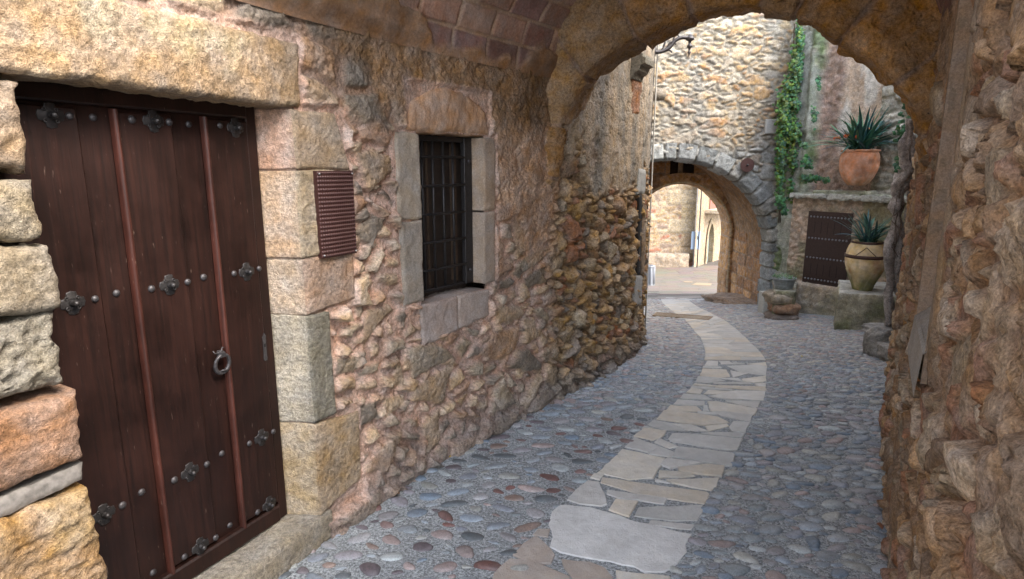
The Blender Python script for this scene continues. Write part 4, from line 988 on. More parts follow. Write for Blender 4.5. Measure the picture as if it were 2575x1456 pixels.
ci, zi, ri = 3.72, .36, 1.115
us = axis(0, .025, 4.1); vs = axis(-1.4, .025, 3.2); U_, V_c = np.meshgrid(us, vs, indexing='ij'); hh, cc = pas_fn(221)(U_, V_c)
uc = (U_[:-1, :-1] + U_[1:, 1:]) / 2 + .9; vc = (V_c[:-1, :-1] + V_c[1:, 1:]) / 2
keep = ~((((uc - ci) ** 2 + (vc - zi) ** 2) < (ri + .05) ** 2) | ((np.abs(uc - ci) < ri + .05) & (vc < zi)))
keep &= ~((uc > 3.42) & (uc < 3.96) & (vc > 1.62) & (vc < 2.35))
mesh('inner_wall', IW.arr(U_, V_c, hh), gridf(len(us), len(vs), keep), M_far, far, cc.reshape(-1, 3))
PI_ = Plane((ci, YI), (1, 0), (0, 1))
cur = [(-ri, -1.4), (-ri, -.5)] + [(ri * math.cos(t), zi + ri * math.sin(t)) for t in th] + [(ri, -.5), (ri, -1.4)]
def bcol(S, Rr, k, jn):
    p = pick([(.42, .24, .115), (.35, .20, .10), (.46, .28, .145)], h2(k, k * 0 + 1, 25), h2(k, k * 0 + 2, 25)) * (1 + .18 * fbm(S * 4, Rr * 4, 28, 4))[..., None]
    p = mixc(p, np.array((.52, .42, .28)) + 0 * p, ss(.045, .02, Rr) * 1.0 * (Rr < 3))  # pale rim paints in the lit edge of the arch
    return mixc(np.array((.30, .22, .16)) + 0 * p, p, jn)
arch_ring('inner_arch', PI_, cur, cur, .55, .22, 21, 300, bcol, M_far, far, .012, .014, 25, .02, 0, wr=14)
ow = MB(); I3 = lambda u, v, h: Vector((u, YI - h, v))
box(ow, I3, (3.0, 1.50, -.53), (4.5, 3.1, -.25), (.05, .035, .025)); ow.build('opening_back', M_far, far)  # near-black backing added to keep sky out and paint the opening's shade
V_, F_ = lathe([(.09, 0), (.09, .05), (.055, .08), (.05, .5), (.05, .62), (.09, .68), (.1, .75)], 14, (3.68, YI + .08, 1.62)); mesh('colonnette', V_, F_, M_far, far, np.array((.33, .24, .16)))
# passage ceiling, roof slab and flanks of the house
cm = MB(); nst = 24
for i in range(nst):
    t0, t1 = math.pi * i / nst, math.pi * (i + 1) / nst
    q = [(cxa + Ra * math.cos(t) * 1.0, zsp + Rz * math.sin(t) * 1.08) for t in (t0, t1)]
    cm.add([(q[0][0], YC + .3, q[0][1]), (q[1][0], YC + .3, q[1][1]), (q[1][0], YI + .02, q[1][1]), (q[0][0], YI + .02, q[0][1])], [[0, 1, 2, 3]], (.28, .175, .10))
cm.build('passage_vault', M_far, far, smooth=True)
hm = MB(); box(hm, lambda u, v, h: Vector((u, h, v)), (.3, 2.3, YC + .3), (5.02, 8, YI + .7), (.35, .29, .22)); hm.build('upper_storey', M_far, far)
hm = MB(); box(hm, lambda u, v, h: Vector((u, h, v)), (4.99, -1.4, YC + .1), (9.5, 8, YI + .7), (.35, .29, .22)); hm.build('east_wing', M_far, far)
hm = MB(); box(hm, lambda u, v, h: Vector((u, h, v)), (-3, -1.4, YC + .0), (.95, 8, YI + .7), (.35, .29, .22)); hm.build('west_wing', M_far, far)
hm = MB(); V_, F_ = lathe([(.001, -.09), (.13, -.08), (.17, 0), (.15, .1), (.001, .14)], 16, (0, 0, 0)); 
crb = P(1652, 240, 11.1); hm.add([Vector((x, y * .9, z)) + crb for x, y, z in V_], F_, (.20, .17, .13)); hm.build('corbel', M_far, far, smooth=True)
sb = MB(); gq = P(1955, 320, YC - .02); box(sb, lambda u, v, h: Vector((gq.x + u, gq.y - h, gq.z + v)), (-.24, -.12, -.05), (.02, .14, .05), (.40, .40, .38), bev=.01); sb.build('square_block', M_smooth, far)

# round rusty disc on the arch wall
dc = P(1879, 415, YC - .10)
Vd, Fd = lathe([(.001, 0), (.125, 0), (.128, .006), (.125, .012), (.03, .014), (.001, .014)], 32)
Qd = Vector((0, -1, 0)).to_track_quat('Z', 'Y'); disc = mesh('metal_disc', [dc + Qd @ Vector(x) for x in Vd], Fd, plain('rust_brown_disc', (.075, .038, .035), .55, .3, .3, 60, .25), None, None, False, base=dc)
tag(disc, 'round rust brown metal disc fixed above the right haunch of the grey stone arch', 'disc')
Vd, Fd = lathe([(.02, .014), (.02, .03), (.012, .04), (.001, .042)], 12); mesh('hub', [dc + Qd @ Vector(x) for x in Vd], Fd, M_iron, disc)
Vd, Fd = tube([dc + Vector((-.10, .02, .09)), dc + Vector((-.06, .0, .05))], .008, 6); mesh('fixing', Vd, Fd, M_iron, disc)
# rock sill inside the passage and the guard stone
def rock(name, c, size, seed, mat, col, parent=None, sub=4, jag=.35, flat=.0):
    import bmesh
    bm = bmesh.new(); bmesh.ops.create_icosphere(bm, subdivisions=sub, radius=1)
    V = np.array([tuple(v.co) for v in bm.verts]); F = [[v.index for v in f.verts] for f in bm.faces]; bm.free()
    V = np.sign(V) * np.abs(V) ** .7
    n = fbm(V[:, 0] * 1.7 + seed, V[:, 1] * 1.7 + V[:, 2] * 2.3, seed, 4) + .5 * (ridge(V[:, 0] * 2 + V[:, 2], V[:, 1] * 2 - V[:, 2] * 2, seed + 3, 3) - .5)
    V = V * (1 + jag * n)[:, None] * np.array(size) / 2
    cc = np.array(col) * (1 + .25 * fbm(V[:, 0] * 9, V[:, 1] * 9 + V[:, 2] * 11, seed + 5, 3))[:, None]
    return mesh(name, V + np.array(c), F, mat, parent, cc, True, base=tuple(c) if parent is None else None)
rk = rock('bedrock', (4.72, 12.35, gz(12.35) - .02), (1.1, 1.5, .30), 3, M_far, (.30, .22, .16)); tag(rk, 'low brown bedrock hump at the foot of the passage side wall', 'rock')
g0 = G(1930, 788); gs = MB(); box(gs, lambda u, v, h: Vector((g0.x + u, g0.y - h, v)), (-.10, float(gz(g0.y)) - .05, -.18), (.10, float(gz(g0.y)) + .36, .02), (.46, .46, .43), bev=.02)
gs = gs.build('guard_stone', M_smooth, None, base=g0); tag(gs, 'short pale stone post guarding the right foot of the grey arch', 'guard stone')

# ================================================================== POT HOUSE: buttress, niche, cupboard
pot = empty('garden_wall', (5.02, 11.35, gz(11.3)), 'grey green ivy stained buttress and plastered niche right of the arched passage', 'wall')
UW = Wall([(5.03, 11.42), (6.9, 8.32)], 0)
UW.nx[:] = -.856; UW.ny[:] = -.517
def uvU(px, py): return UW.uv(px, py)
uN0, uN1, uN2, uN3 = [uvU(x, 300)[0] for x in (2052, 2098, 2212, 2262)]
def up_fn(U, V):
    h, c = rubble(U, V, .30, .15, 141, [(.33, .35, .31), (.38, .39, .35), (.29, .32, .27), (.42, .39, .33)], (.27, .28, .23), .05, .02, .5, .02, .3, .01, .4)
    n = fbm(U * 3, V * 2.5, 142, 5)
    moss = ss(.0, .35, fbm(U * 4, V * 2, 143, 4) + .15)
    c = mixc(c, np.array((.11, .17, .06)) + 0 * c, moss * .75)
    hp = .05 + .03 * fbm(U * 6, V * 4, 144, 5)
    p = ss(-.1, .25, n + .1); h = h * (1 - p * .8) + hp * p * .8; c = mixc(c, np.array((.36, .385, .345)) * (1 + .3 * fbm(U * 6, V * 5, 145, 4))[..., None], p * .7)
    br = ss(uN0 - .02, uN0 + .08, U + .05 * n) * ss(uN2 + .02, uN2 - .05, U)
    cb = pick([(.36, .27, .225), (.31, .235, .19)], h2(np.floor(U * 9), np.floor(V * 9), 2), .5 + 0 * U, .1) * (1 + .35 * fbm(U * 9, V * 7, 146, 5))[..., None]
    h = h * (1 - br) + (-.10 + .03 * fbm(U * 11, V * 11, 147, 5)) * br; c = mixc(c, cb, br)
    pl = ss(uN1 - .04, uN1 + .08, U + .08 * n) * ss(uN2 + .02, uN2 - .03, U) * ss(1.75, 2.1, V + .3 * n)
    h = h * (1 - pl) + (-.14 + .012 * fbm(U * 5, V * 3, 148, 4)) * pl
    cpp = mixc(np.array((.52, .42, .33)) + 0 * c, np.array((.60, .58, .53)) + 0 * c, ss(-.1, .3, fbm(U * 5, V * 1.6, 149, 4) + .1))
    c = mixc(c, cpp, pl)
    q = ss(uN2 - .02, uN2 + .02, U); hq, cq = rubble(U, V, .42, .24, 151, [(.42, .41, .37), (.46, .44, .38), (.38, .37, .32)], (.30, .29, .24), .06, .02, .4, .03, .1, .0, .3)
    h = h * (1 - q) + (hq + .02) * q; c = mixc(c, cq, q)
    e = ss(.10, .0, np.abs(U - (uN0 - .10))); h = h + .05 * e
    return h, c
wall_mesh('wall', UW, axis(0, .02, 2.6, .1, 3.6), axis(-1.2, .022, 5.0, .3, 5.3), up_fn, M_far, pot)
nr = MB(); 
# ---- cupboard block with its iron door
CF = Wall([(4.86, 10.46), (6.05, 8.82)], 0)
_d = Vector((1.085, -1.5)).normalized(); CF.nx[:] = _d.y; CF.ny[:] = -_d.x
cup = empty('stone_cupboard', (4.965, 10.32, gz(10.3)), 'masonry box with a dark studded iron door under a mossy slab ledge', 'masonry box')
dq = [CF.uv(*p) for p in ((2022, 708), (2126, 724), (2150, 535), (2035, 531))]
du0, du1 = (dq[0][0] + dq[3][0]) / 2, (dq[1][0] + dq[2][0]) / 2; dv0, dv1 = (dq[0][1] + dq[1][1]) / 2, (dq[2][1] + dq[3][1]) / 2
zt = (CF.uv(2010, 486)[1] + CF.uv(2235, 500)[1]) / 2
0 and print('cup', du0, du1, dv0, dv1, 'slab', zt, CF.uv(2010, 486), CF.uv(2240, 500), CF.uv(2000, 725), CF.uv(2095, 735))
def cup_fn(U, V):
    h, c = rubble(U, V, .16, .10, 161, [(.45, .38, .31), (.52, .44, .37), (.38, .32, .26), (.48, .37, .29)], (.36, .29, .23), .035, .02, .5, .016, .3, .012, .5)
    n = fbm(U * 4, V * 3, 162, 5)
    g = ss(.0, .35, n + .35 * ss(.8, 1.5, U) * ss(.6, 1.1, V) + .3 * ss(dv0, dv0 - .25, V)); c = mixc(c, np.array((.17, .185, .105)) + 0 * c, g * .65)
    lo = ss(dv0 + .02, dv0 - .05, V); h = h + .10 * lo
    hp = .12 + .03 * fbm(U * 4, V * 5, 163, 4); h = h * (1 - lo * .7) + hp * lo * .7; c = mixc(c, np.array((.42, .37, .28)) * (1 + .3 * fbm(U * 3, V * 3, 164, 4))[..., None], lo * .6)
    return h, c
wall_mesh('masonry', CF, axis(-.0, .018, 1.85), axis(-1.1, .018, zt - .02), cup_fn, M_far, cup, [(du0 + .01, du1 - .01, dv0 + .01, dv1 - .01)])
sd_ = MB(); box(sd_, CF, (-.005, -1.2, -1.1), (.03, zt, .0), (.30, .27, .22)); box(sd_, CF, (.0, -1.2, -1.2), (1.85, zt - .03, -.12), (.28, .26, .21)); sd_.build('core', M_far, cup)
block('ledge_slab', CF, [(-.06, zt - .055), (.62, zt - .05), (.60, zt + .02), (-.05, zt + .015)], M_far, cup, (.42, .43, .40), .14, .5, .02, .012, 171, .012, 10, .4, .02, sidecol=(.36, .38, .31))
block('ledge_slab', CF, [(.60, zt - .07), (1.85, zt - .06), (1.85, zt + .02), (.61, zt + .02)], M_far, cup, (.41, .42, .385), .125, .5, .02, .012, 172, .012, 10, .4, .02, sidecol=(.35, .37, .30))
block('upper_slab', CF, [(.25, zt + .012), (1.12, zt + .012), (1.12, zt + .075), (.27, zt + .07)], M_far, cup, (.30, .32, .24), -.08, .5, .02, .012, 173, .015, 10, .4, .015, sidecol=(.34, .35, .29))
idr = mesh('iron_door', *(lambda m: (m.v, m.f))(box(MB(), CF, (du0, dv0, -.06), (du1, dv1, .045), bev=.004)), plain('dark_iron_door', (.060, .042, .040), .55, .5, .2, 40, .15), cup, None, False)
W_, H_ = du1 - du0, dv1 - dv0
Vh, Fh = lathe([(.017, 0), (.0165, .006), (.011, .014), (.0005, .018)], 10)
nC = (CF(0, 0, 1) - CF(0, 0, 0)).normalized(); QC = nC.to_track_quat('Z', 'Y')
M_hd = plain('stud_grey', (.20, .21, .235), .4, .6)
for vv in (.06, .36, .63, .925):
    for k in range(12):
        p = CF(du0 + W_ * (.07 + .86 * k / 11), dv0 + H_ * vv, .045); mesh('stud', [p + QC @ Vector(x) for x in Vh], Fh, M_hd, idr)
for vv, v2 in ((.70, .86), (.12, .28)):
    for k in range(5):
        m_ = MB(); u = du0 + W_ * (.18 + .15 * k); box(m_, CF, (u - .004, dv0 + H_ * vv, .0452), (u + .004, dv0 + H_ * v2, .047)); m_.build('slot', plain('slot_dark', (.008, .006, .006), .8) if k == 0 and vv == .70 else bpy.data.materials['slot_dark'], idr)

def slab(name, pts, z0, z1, mat, col, seed, base, sub=.03, rough=.02, topcol=None):
    """worn stone with an irregular plan: pts = plan corners, sides and top roughened"""
    P2 = []
    pts = [Vector((p[0], p[1])) for p in pts]
    for a, b in zip(pts, pts[1:] + pts[:1]):
        n = max(int((b - a).length / sub), 1); P2 += [a.lerp(b, i / n) for i in range(n)]
    P2 = np.array([tuple(p) for p in P2]); c = P2.mean(0); n = len(P2); lev = np.r_[np.linspace(z0, z1 - .02, max(int((z1 - z0) / sub), 2)), z1 - .008, z1]
    V = []; tt = np.cumsum(np.r_[0, np.hypot(*np.diff(P2, axis=0).T)])
    for i, z in enumerate(lev):
        f = 1 + (0 if i < len(lev) - 2 else (-.01 if i == len(lev) - 2 else -.03))
        d = P2 - c; l = np.linalg.norm(d, axis=1, keepdims=True)
        r = rough * (fbm(tt * 9, z * 9 + 0 * tt, seed, 5) + .6 * (ridge(tt * 5, z * 5 + 0 * tt, seed + 3, 3) - .5))[:, None]
        q = c + d * f + d / l * r; V.append(np.c_[q, np.full(n, z)])
    m = len(lev); ns = 7
    for k in range(1, ns + 1):
        t = 1 - k / ns; q = c + (V[m - 1][:, :2] - c) * t; V.append(np.c_[q, z1 + rough * .5 * fbm(q[:, 0] * 8, q[:, 1] * 8, seed + 7, 4)])
    V = np.concatenate(V); I = np.arange(n); F = []
    for i in range(m + ns - 1): F.append(np.stack([i * n + I, i * n + (I + 1) % n, (i + 1) * n + (I + 1) % n, (i + 1) * n + I], 1))
    cc = np.array(col) * (1 + .3 * fbm(V[:, 0] * 5 + V[:, 1] * 4, V[:, 2] * 6, seed + 9, 4))[:, None]
    mo = ss(-.05, .3, fbm(V[:, 0] * 3 + V[:, 1] * 3, V[:, 2] * 3, seed + 12, 4)); cc = mixc(cc, np.array((.13, .15, .075)) + 0 * cc, mo * .7)
    if topcol is not None: cc[(m - 1) * n:] = np.array(topcol) * (1 + .15 * fbm(V[(m - 1) * n:, 0] * 9, V[(m - 1) * n:, 1] * 9, 3, 3))[:, None]
    return mesh(name, V, np.concatenate(F), mat, None, cc, True, base=base)
# ---- mossy block under the jar
bl = Vector((4.385, 7.90)); fd = Vector((.955, -.295)).normalized(); dd = Vector((.475, .88))
zb = .155
o = slab('stone_block', [bl, bl + fd * .95, bl + fd * .95 + dd * 1.1, bl + dd * 1.1], -.55, zb, M_far, (.36, .34, .26), 181, (4.385, 7.9, float(gz(7.9))), topcol=(.44, .44, .40))
tag(o, 'mossy stone block carrying the banded oil jar', 'stone block')
# ---- ledge under the tub
a0 = P(1942, 727, 9.25); zl = a0.z - .0
o = slab('stone_ledge', [(a0.x - .02, 9.15), (4.37, 9.05), (4.70, 9.75), (4.98, 10.4), (4.9, 11.0)], -.8, zl, M_far, (.36, .31, .25), 191, (a0.x, 9.15, float(gz(9.2))), rough=.05, topcol=(.30, .30, .25))
tag(o, 'worn masonry ledge carrying the zinc tub beside the grey arch', 'ledge')
for i, (px, py, Y, s_) in enumerate([(1962, 800, 9.02, (.44, .3, .17)), (1970, 772, 9.05, (.42, .3, .16)), (1958, 748, 9.1, (.38, .3, .16))]):
    rock('ledge_stone', P(px, py, Y + .20), (s_[0], .5, s_[2] * 1.25), 40 + i, M_far, [(.20, .17, .15), (.30, .20, .14), (.31, .27, .21)][i], o, 3, .25)

# ---- rocks by the vine
for i, (px, py, Y, s_, lab) in enumerate([(2213, 862, 6.0, (.26, .24, .34), 'grey rock standing tallest in the heap under the vine'), (2222, 828, 6.3, (.42, .4, .10), 'flat pale slab topping the rock heap under the vine'), (2238, 884, 5.75, (.20, .22, .16), 'small grey rock lying nearest the viewer under the vine'), (2192, 872, 6.1, (.14, .16, .24), 'narrow grey rock at the left end of the heap under the vine')]):
    r_ = rock('rock', P(px, py, Y), s_, 60 + i, M_far, (.30, .29, .27), None, 4, .3); tag(r_, lab, 'rock', 'rocks heaped under the vine')

# ---- terracotta pot with clivia, oil jar with clivia, zinc tub
def leafblade(mb, base, az, L, wd, rise, droop, col, n=9):
    V = []; F = []
    d = Vector((math.cos(az), math.sin(az), 0)); s = Vector((-d.y, d.x, 0)); p = Vector(base); el = rise
    tw = rng.uniform(-.25, .25)
    for i in range(n + 1):
        t = i / n; wdt = wd * (.55 + .9 * t if t < .5 else 1.0 * (1 - ((t - .5) / .5) ** 2.2) + .0) * .5
        wdt = max(wdt, .0008); sdir = (s * math.cos(tw * t * 2) + Vector((0, 0, 1)) * math.sin(tw * t * 2))
        up = Vector((0, 0, 1)) * math.cos(el) - d * math.sin(el)
        V += [p - sdir * wdt + up * wdt * .28, p, p + sdir * wdt + up * wdt * .28]
        if i: b = (i - 1) * 3; F += [[b, b + 1, b + 4, b + 3], [b + 1, b + 2, b + 5, b + 4]]
        p = p + (d * math.cos(el) + Vector((0, 0, 1)) * math.sin(el)) * (L / n); el -= droop / n
    mb.add(V, F, col)
CLV = [(.030, .105, .085), (.045, .14, .10), (.022, .08, .075), (.06, .16, .10), (.04, .12, .12)]
def clivia(root, c, n, L, name='leaves', groups=7, spread=.07, wd=.045):
    gs_ = [MB() for _ in range(groups)]
    for i in range(n):
        az = rng.uniform(0, 6.283); l = L * rng.uniform(.6, 1.12); rise = rng.uniform(.40, 1.5); col = rng.choice(CLV)
        a2 = rng.uniform(0, 6.283); rr = rng.uniform(0, spread)
        leafblade(gs_[i % groups], (c[0] + rr * math.cos(a2), c[1] + rr * math.sin(a2), c[2]), az, l, wd * rng.uniform(.75, 1.15), rise, rng.uniform(.2, 1.3), [k * rng.uniform(.8, 1.25) for k in col])
    m_ = MB()
    for g_ in gs_:
        m_.add(g_.v, g_.f, g_.c)
    m_.build(name, M_leaf, root, smooth=True)
def flower(root, c, s):
    m_ = MB()
    for k in range(9):
        az = rng.uniform(0, 6.28); el = rng.uniform(.1, 1.4); d = Vector((math.cos(az) * math.cos(el), math.sin(az) * math.cos(el), math.sin(el))); b = Vector(c) + d * s * .5; tip = Vector(c) + d * s * 1.3
        o_ = d.orthogonal().normalized(); o2 = d.cross(o_)
        for j in range(5):
            a = j * 1.2566; q = tip + (o_ * math.cos(a) + o2 * math.sin(a)) * s * .5; w_ = (o_ * math.cos(a + .6) + o2 * math.sin(a + .6)) * s * .25; w2 = (o_ * math.cos(a - .6) + o2 * math.sin(a - .6)) * s * .25
            m_.add([b, b.lerp(q, .6) + w_, q, b.lerp(q, .6) + w2], [[0, 1, 2, 3]], (.70, .13, .03) if k % 3 else (.75, .32, .05))
    m_.build('flower_head', M_leaf, root)
pc1 = P(2154, 466, 9.78); s1 = 9.9 / 1510
rt = empty('potted_plant', pc1, 'round terracotta pot of orange clivia standing in the upper niche', 'potted plant')
prof = [(.0005, .0), (.14, .0), (.155, .01), (.205, .06), (.262, .14), (.305, .24), (.326, .34), (.328, .42), (.318, .50), (.298, .56), (.29, .575), (.318, .585), (.322, .602), (.312, .615), (.285, .612), (.275, .59), (.27, .54), (.0005, .54)]
k_ = (P(2203, 420, 9.78).x - P(2103, 420, 9.78).x) / 2 / .328 * .9; kz = (P(2150, 377, 9.78).z - pc1.z) / .612
Vp, Fp = lathe([(r * k_, z * kz) for r, z in prof], 56, pc1, .006)
Vp = np.array(Vp); ang = np.arctan2(Vp[:, 1] - pc1.y, Vp[:, 0] - pc1.x); zr = (Vp[:, 2] - pc1.z) / (.612 * kz)
cc = np.array((.60, .31, .20)) * (1 + .2 * fbm(ang * 2, zr * 4, 7, 4))[:, None]
cr = ss(.035, .012, np.abs(zr - .72 - .05 * np.sin(ang * 2.3 + 1) - .03 * fbm(ang * 4, zr * 2, 8, 3))); cc = mixc(cc, np.array((.17, .10, .08)) + 0 * cc, cr * .75)
gr_ = ss(.35, .0, zr + .25 * fbm(ang * 3, zr * 3, 9, 3)) ; cc = mixc(cc, np.array((.20, .17, .11)) + 0 * cc, gr_ * .6)
bl_ = ss(.1, .45, fbm(ang * 2.2, zr * 3.5, 19, 3)); cc = mixc(cc, np.array((.56, .36, .27)) + 0 * cc, bl_ * .5)
cc[zr > .93] = cc[zr > .93] * .4 + np.array((.55, .30, .2)) * .6
mesh('pot', Vp, Fp, M_terra, rt, cc)
cl_ = (pc1.x, pc1.y, pc1.z + .575 * kz); Vp, Fp = lathe([(.0005, .02), (.14, .015), (.27 * k_, 0)], 20, cl_); mesh('soil', Vp, Fp, M_far, rt, np.array((.06, .045, .03)))
clivia(rt, cl_, 150, .74, groups=5, spread=.17, wd=.042)
for px, py in ((2104, 350), (2186, 328), (2130, 345), (2158, 347)): flower(rt, P(px, py, 9.7 + rng.uniform(-.05, .05)), .042)
# oil jar
pc2 = P(2167, 733, 8.12); pc2.z = zb
rt = empty('potted_plant', pc2, 'tall yellow oil jar with iron bands and strap leaves on the mossy block', 'potted plant')
k_ = (P(2218, 650, 8.12).x - P(2118, 650, 8.12).x) / 2 * .93; kz = (P(2160, 606, 8.12).z - pc2.z)
prof = [(.0005, 0), (.46, 0), (.50, .03), (.55, .10), (.66, .20), (.80, .32), (.885, .40), (.90, .415), (.89, .43), (.955, .50), (.985, .56), (.975, .575), (1.0, .60), (1.0, .67), (.985, .70), (.95, .80), (.87, .89), (.79, .945), (.72, .97), (.73, .985), (.72, 1.0), (.66, .99), (.62, .93), (.0005, .92)]
Vp, Fp = lathe([(r * k_, z * kz) for r, z in prof], 56, pc2, .008); Vp = np.array(Vp); ang = np.arctan2(Vp[:, 1] - pc2.y, Vp[:, 0] - pc2.x); zr = (Vp[:, 2] - pc2.z) / kz
cc = np.array((.66, .53, .32)) * (1 + .2 * fbm(ang * 3, zr * 6, 57, 4))[:, None]
lo = ss(.62, .45, zr + .12 * fbm(ang * 2, zr * 4, 58, 3)); cc = mixc(cc, np.array((.52, .43, .27)) * (1 + .3 * fbm(ang * 4, zr * 6, 59, 4))[:, None], lo)
ms = ss(.45, .15, zr + .5 * fbm(ang * 2.5, zr * 3.5, 60, 4)); cc = mixc(cc, np.array((.14, .17, .06)) + 0 * cc, ms * .8)
cc = mixc(cc, np.array((.42, .22, .12)) + 0 * cc, ss(.2, .45, fbm(ang * 2, zr * 5, 62, 3)) * .6)
mesh('jar', Vp, Fp, M_terra, rt, cc)
for z, r in ((.70, .995), (.965, .735)):
    Vp, Fp = lathe([(r * k_ + .001, z * kz - .022), (r * k_ + .008, z * kz - .022), (r * k_ + .008, z * kz + .022), (r * k_ - .012, z * kz + .022)], 48, pc2, .008); mesh('iron_band', Vp, Fp, plain('rust_band', (.075, .045, .038), .6, .4, .3, 60, .25), rt)
def on_jar(a, z, o=.003):
    r = np.interp(z, [p[1] for p in prof[2:20]], [p[0] for p in prof[2:20]]) * k_ + o; return Vector((pc2.x + r * math.cos(a), pc2.y + r * math.sin(a), pc2.z + z * kz))
aj = math.atan2(-pc2.y, -pc2.x)
for sg in (-1, 1):
    Vp, Fp = tube([on_jar(aj + sg * .5 * t, .90 - .17 * t) for t in np.linspace(0, 1, 8)], .0045, 5); mesh('wire', Vp, Fp, M_irond, rt)
cl_ = (pc2.x, pc2.y, pc2.z + .93 * kz); Vp, Fp = lathe([(.0005, .02), (.14, .015), (.6 * k_, 0)], 20, cl_); mesh('soil', Vp, Fp, M_far, rt, np.array((.05, .055, .03)))
clivia(rt, (cl_[0], cl_[1], cl_[2] + .02), 80, .50, groups=4, spread=.10, wd=.028)
# zinc tub
ct = P(1970, 722, 9.3); ct.z = zl
rt = empty('planter_tub', ct, 'small round zinc tub with low green creeper on the ledge by the arch', 'planter')
k_ = (P(1999, 700, 9.3).x - P(1941, 700, 9.3).x) / 2; 
Vp, Fp = lathe([(.0005, 0), (.72 * k_, 0), (.74 * k_, .01), (.92 * k_, .15), (.97 * k_, .155), (.99 * k_, .165), (.99 * k_, .178), (.94 * k_, .18), (.90 * k_, .15), (.0005, .15)], 44, ct)
mesh('tub', Vp, Fp, plain('zinc', (.26, .29, .30), .5, .45, .3, 30, .2), rt)
for z in (.06, .11):
    Vp, Fp = lathe([((.74 + .18 * z / .15) * k_, z - .005), ((.745 + .18 * z / .15) * k_ + .003, z), ((.74 + .18 * z / .15) * k_, z + .005)], 44, ct); mesh('rib', Vp, Fp, bpy.data.materials['zinc'], rt)
def leafcard(mb, p, nrm, s, col):
    nrm = Vector(nrm).normalized(); t = nrm.orthogonal().normalized(); b = nrm.cross(t); a = rng.uniform(0, 6.28)
    t, b = t * math.cos(a) + b * math.sin(a), b * math.cos(a) - t * math.sin(a)
    o = [(0, -.5), (.32, -.25), (.5, .05), (.25, .2), (.0, .55), (-.25, .2), (-.5, .05), (-.32, -.25)]
    mb.add([p + nrm * s * .12] + [p + t * x * s + b * y * s for x, y in o], [[0, i + 1, (i + 1) % 8 + 1] for i in range(8)], col)
GRN = [(.10, .22, .045), (.14, .28, .05), (.07, .17, .045), (.055, .14, .05), (.18, .31, .06)]
m_ = MB()
for i in range(170):
    a = rng.uniform(0, 6.28); r = k_ * .95 * rng.random() ** .5; leafcard(m_, ct + Vector((r * math.cos(a), r * math.sin(a), .17 + rng.uniform(0, .05))), (rng.gauss(0, .5), rng.gauss(-.3, .5), 1), rng.uniform(.02, .035), [k * rng.uniform(.7, 1.2) for k in rng.choice([(.06, .13, .05), (.10, .18, .08), (.15, .22, .12)])])
m_.build('leaves', M_leaf, rt)
# window frames behind nothing: ivy
def ivy(name, label, clumps, Y, s, pals, base_px, depth=.2):
    b = P(*base_px, Y); rt = empty(name, b, label, 'ivy'); m_ = MB()
    for (px, py, rx, ry, n) in clumps:
        rx *= .72
        for i in range(int(n * 1.1)):
            a = rng.uniform(0, 6.28); r = rng.random() ** .6 * rng.uniform(.7, 1.6); x, y = px + rx * r * math.cos(a), py + ry * r * math.sin(a)
            p = P(x, y, Y - rng.uniform(0, depth) * (1 - .6 * r)); t = rng.random()
            col = rng.choice(pals[0] if rng.random() < (.75 if x < px else .3) else pals[1])  # light painted in: yellower lit leaves left, darker shaded leaves right
            leafcard(m_, p, (rng.gauss(-.25, .45), -1 + rng.gauss(0, .3), rng.gauss(.55, .4)), s * rng.uniform(.6, 1.25), [k * rng.uniform(.75, 1.25) for k in col])
    m_.build('leaves', M_leaf, rt)
    return rt
YG = [(.09, .17, .025), (.07, .14, .03), (.12, .20, .03), (.05, .11, .025)]; BG = [(.03, .11, .045), (.045, .14, .06), (.06, .17, .06), (.03, .09, .05)]
iv = ivy('ivy', 'long hanging ivy cascade on the corner between arch wall and niche', [(2012, 95, 12, 40, 130), (2004, 170, 22, 50, 330), (1990, 215, 25, 25, 160), (1975, 245, 16, 22, 110), (2000, 262, 22, 16, 80), (1972, 300, 26, 60, 420), (2000, 340, 26, 45, 300), (1965, 380, 16, 60, 300), (1996, 400, 20, 30, 110), (1960, 450, 12, 55, 160), (1990, 480, 14, 26, 60), (1982, 330, 30, 40, 160)], 11.2, .060, (YG, BG), (1960, 500), .3)
for k in range(3):
    pts = smoothp(PT([(2014 - k * 8, 60), (2004 - k * 6, 170), (1985 - k * 3, 300), (1968, 400), (1958 + k * 4, 560)], 11.3)); V_, F_ = tube(pts, .012, 5); mesh('stem', V_, F_, plain('ivy_stem', (.10, .07, .045), .8) if k == 0 else bpy.data.materials['ivy_stem'], iv)
ivy('ivy', 'small dark ivy tufts growing low on the mossy buttress', [(2028, 412, 16, 14, 50), (2040, 448, 26, 8, 60), (1962, 505, 14, 16, 50), (2078, 452, 10, 5, 18), (2022, 366, 8, 8, 20), (1972, 530, 10, 8, 16), (2048, 290, 8, 30, 20), (2058, 210, 7, 25, 14)], 10.55, .07, (BG, BG), (2020, 450), .1)
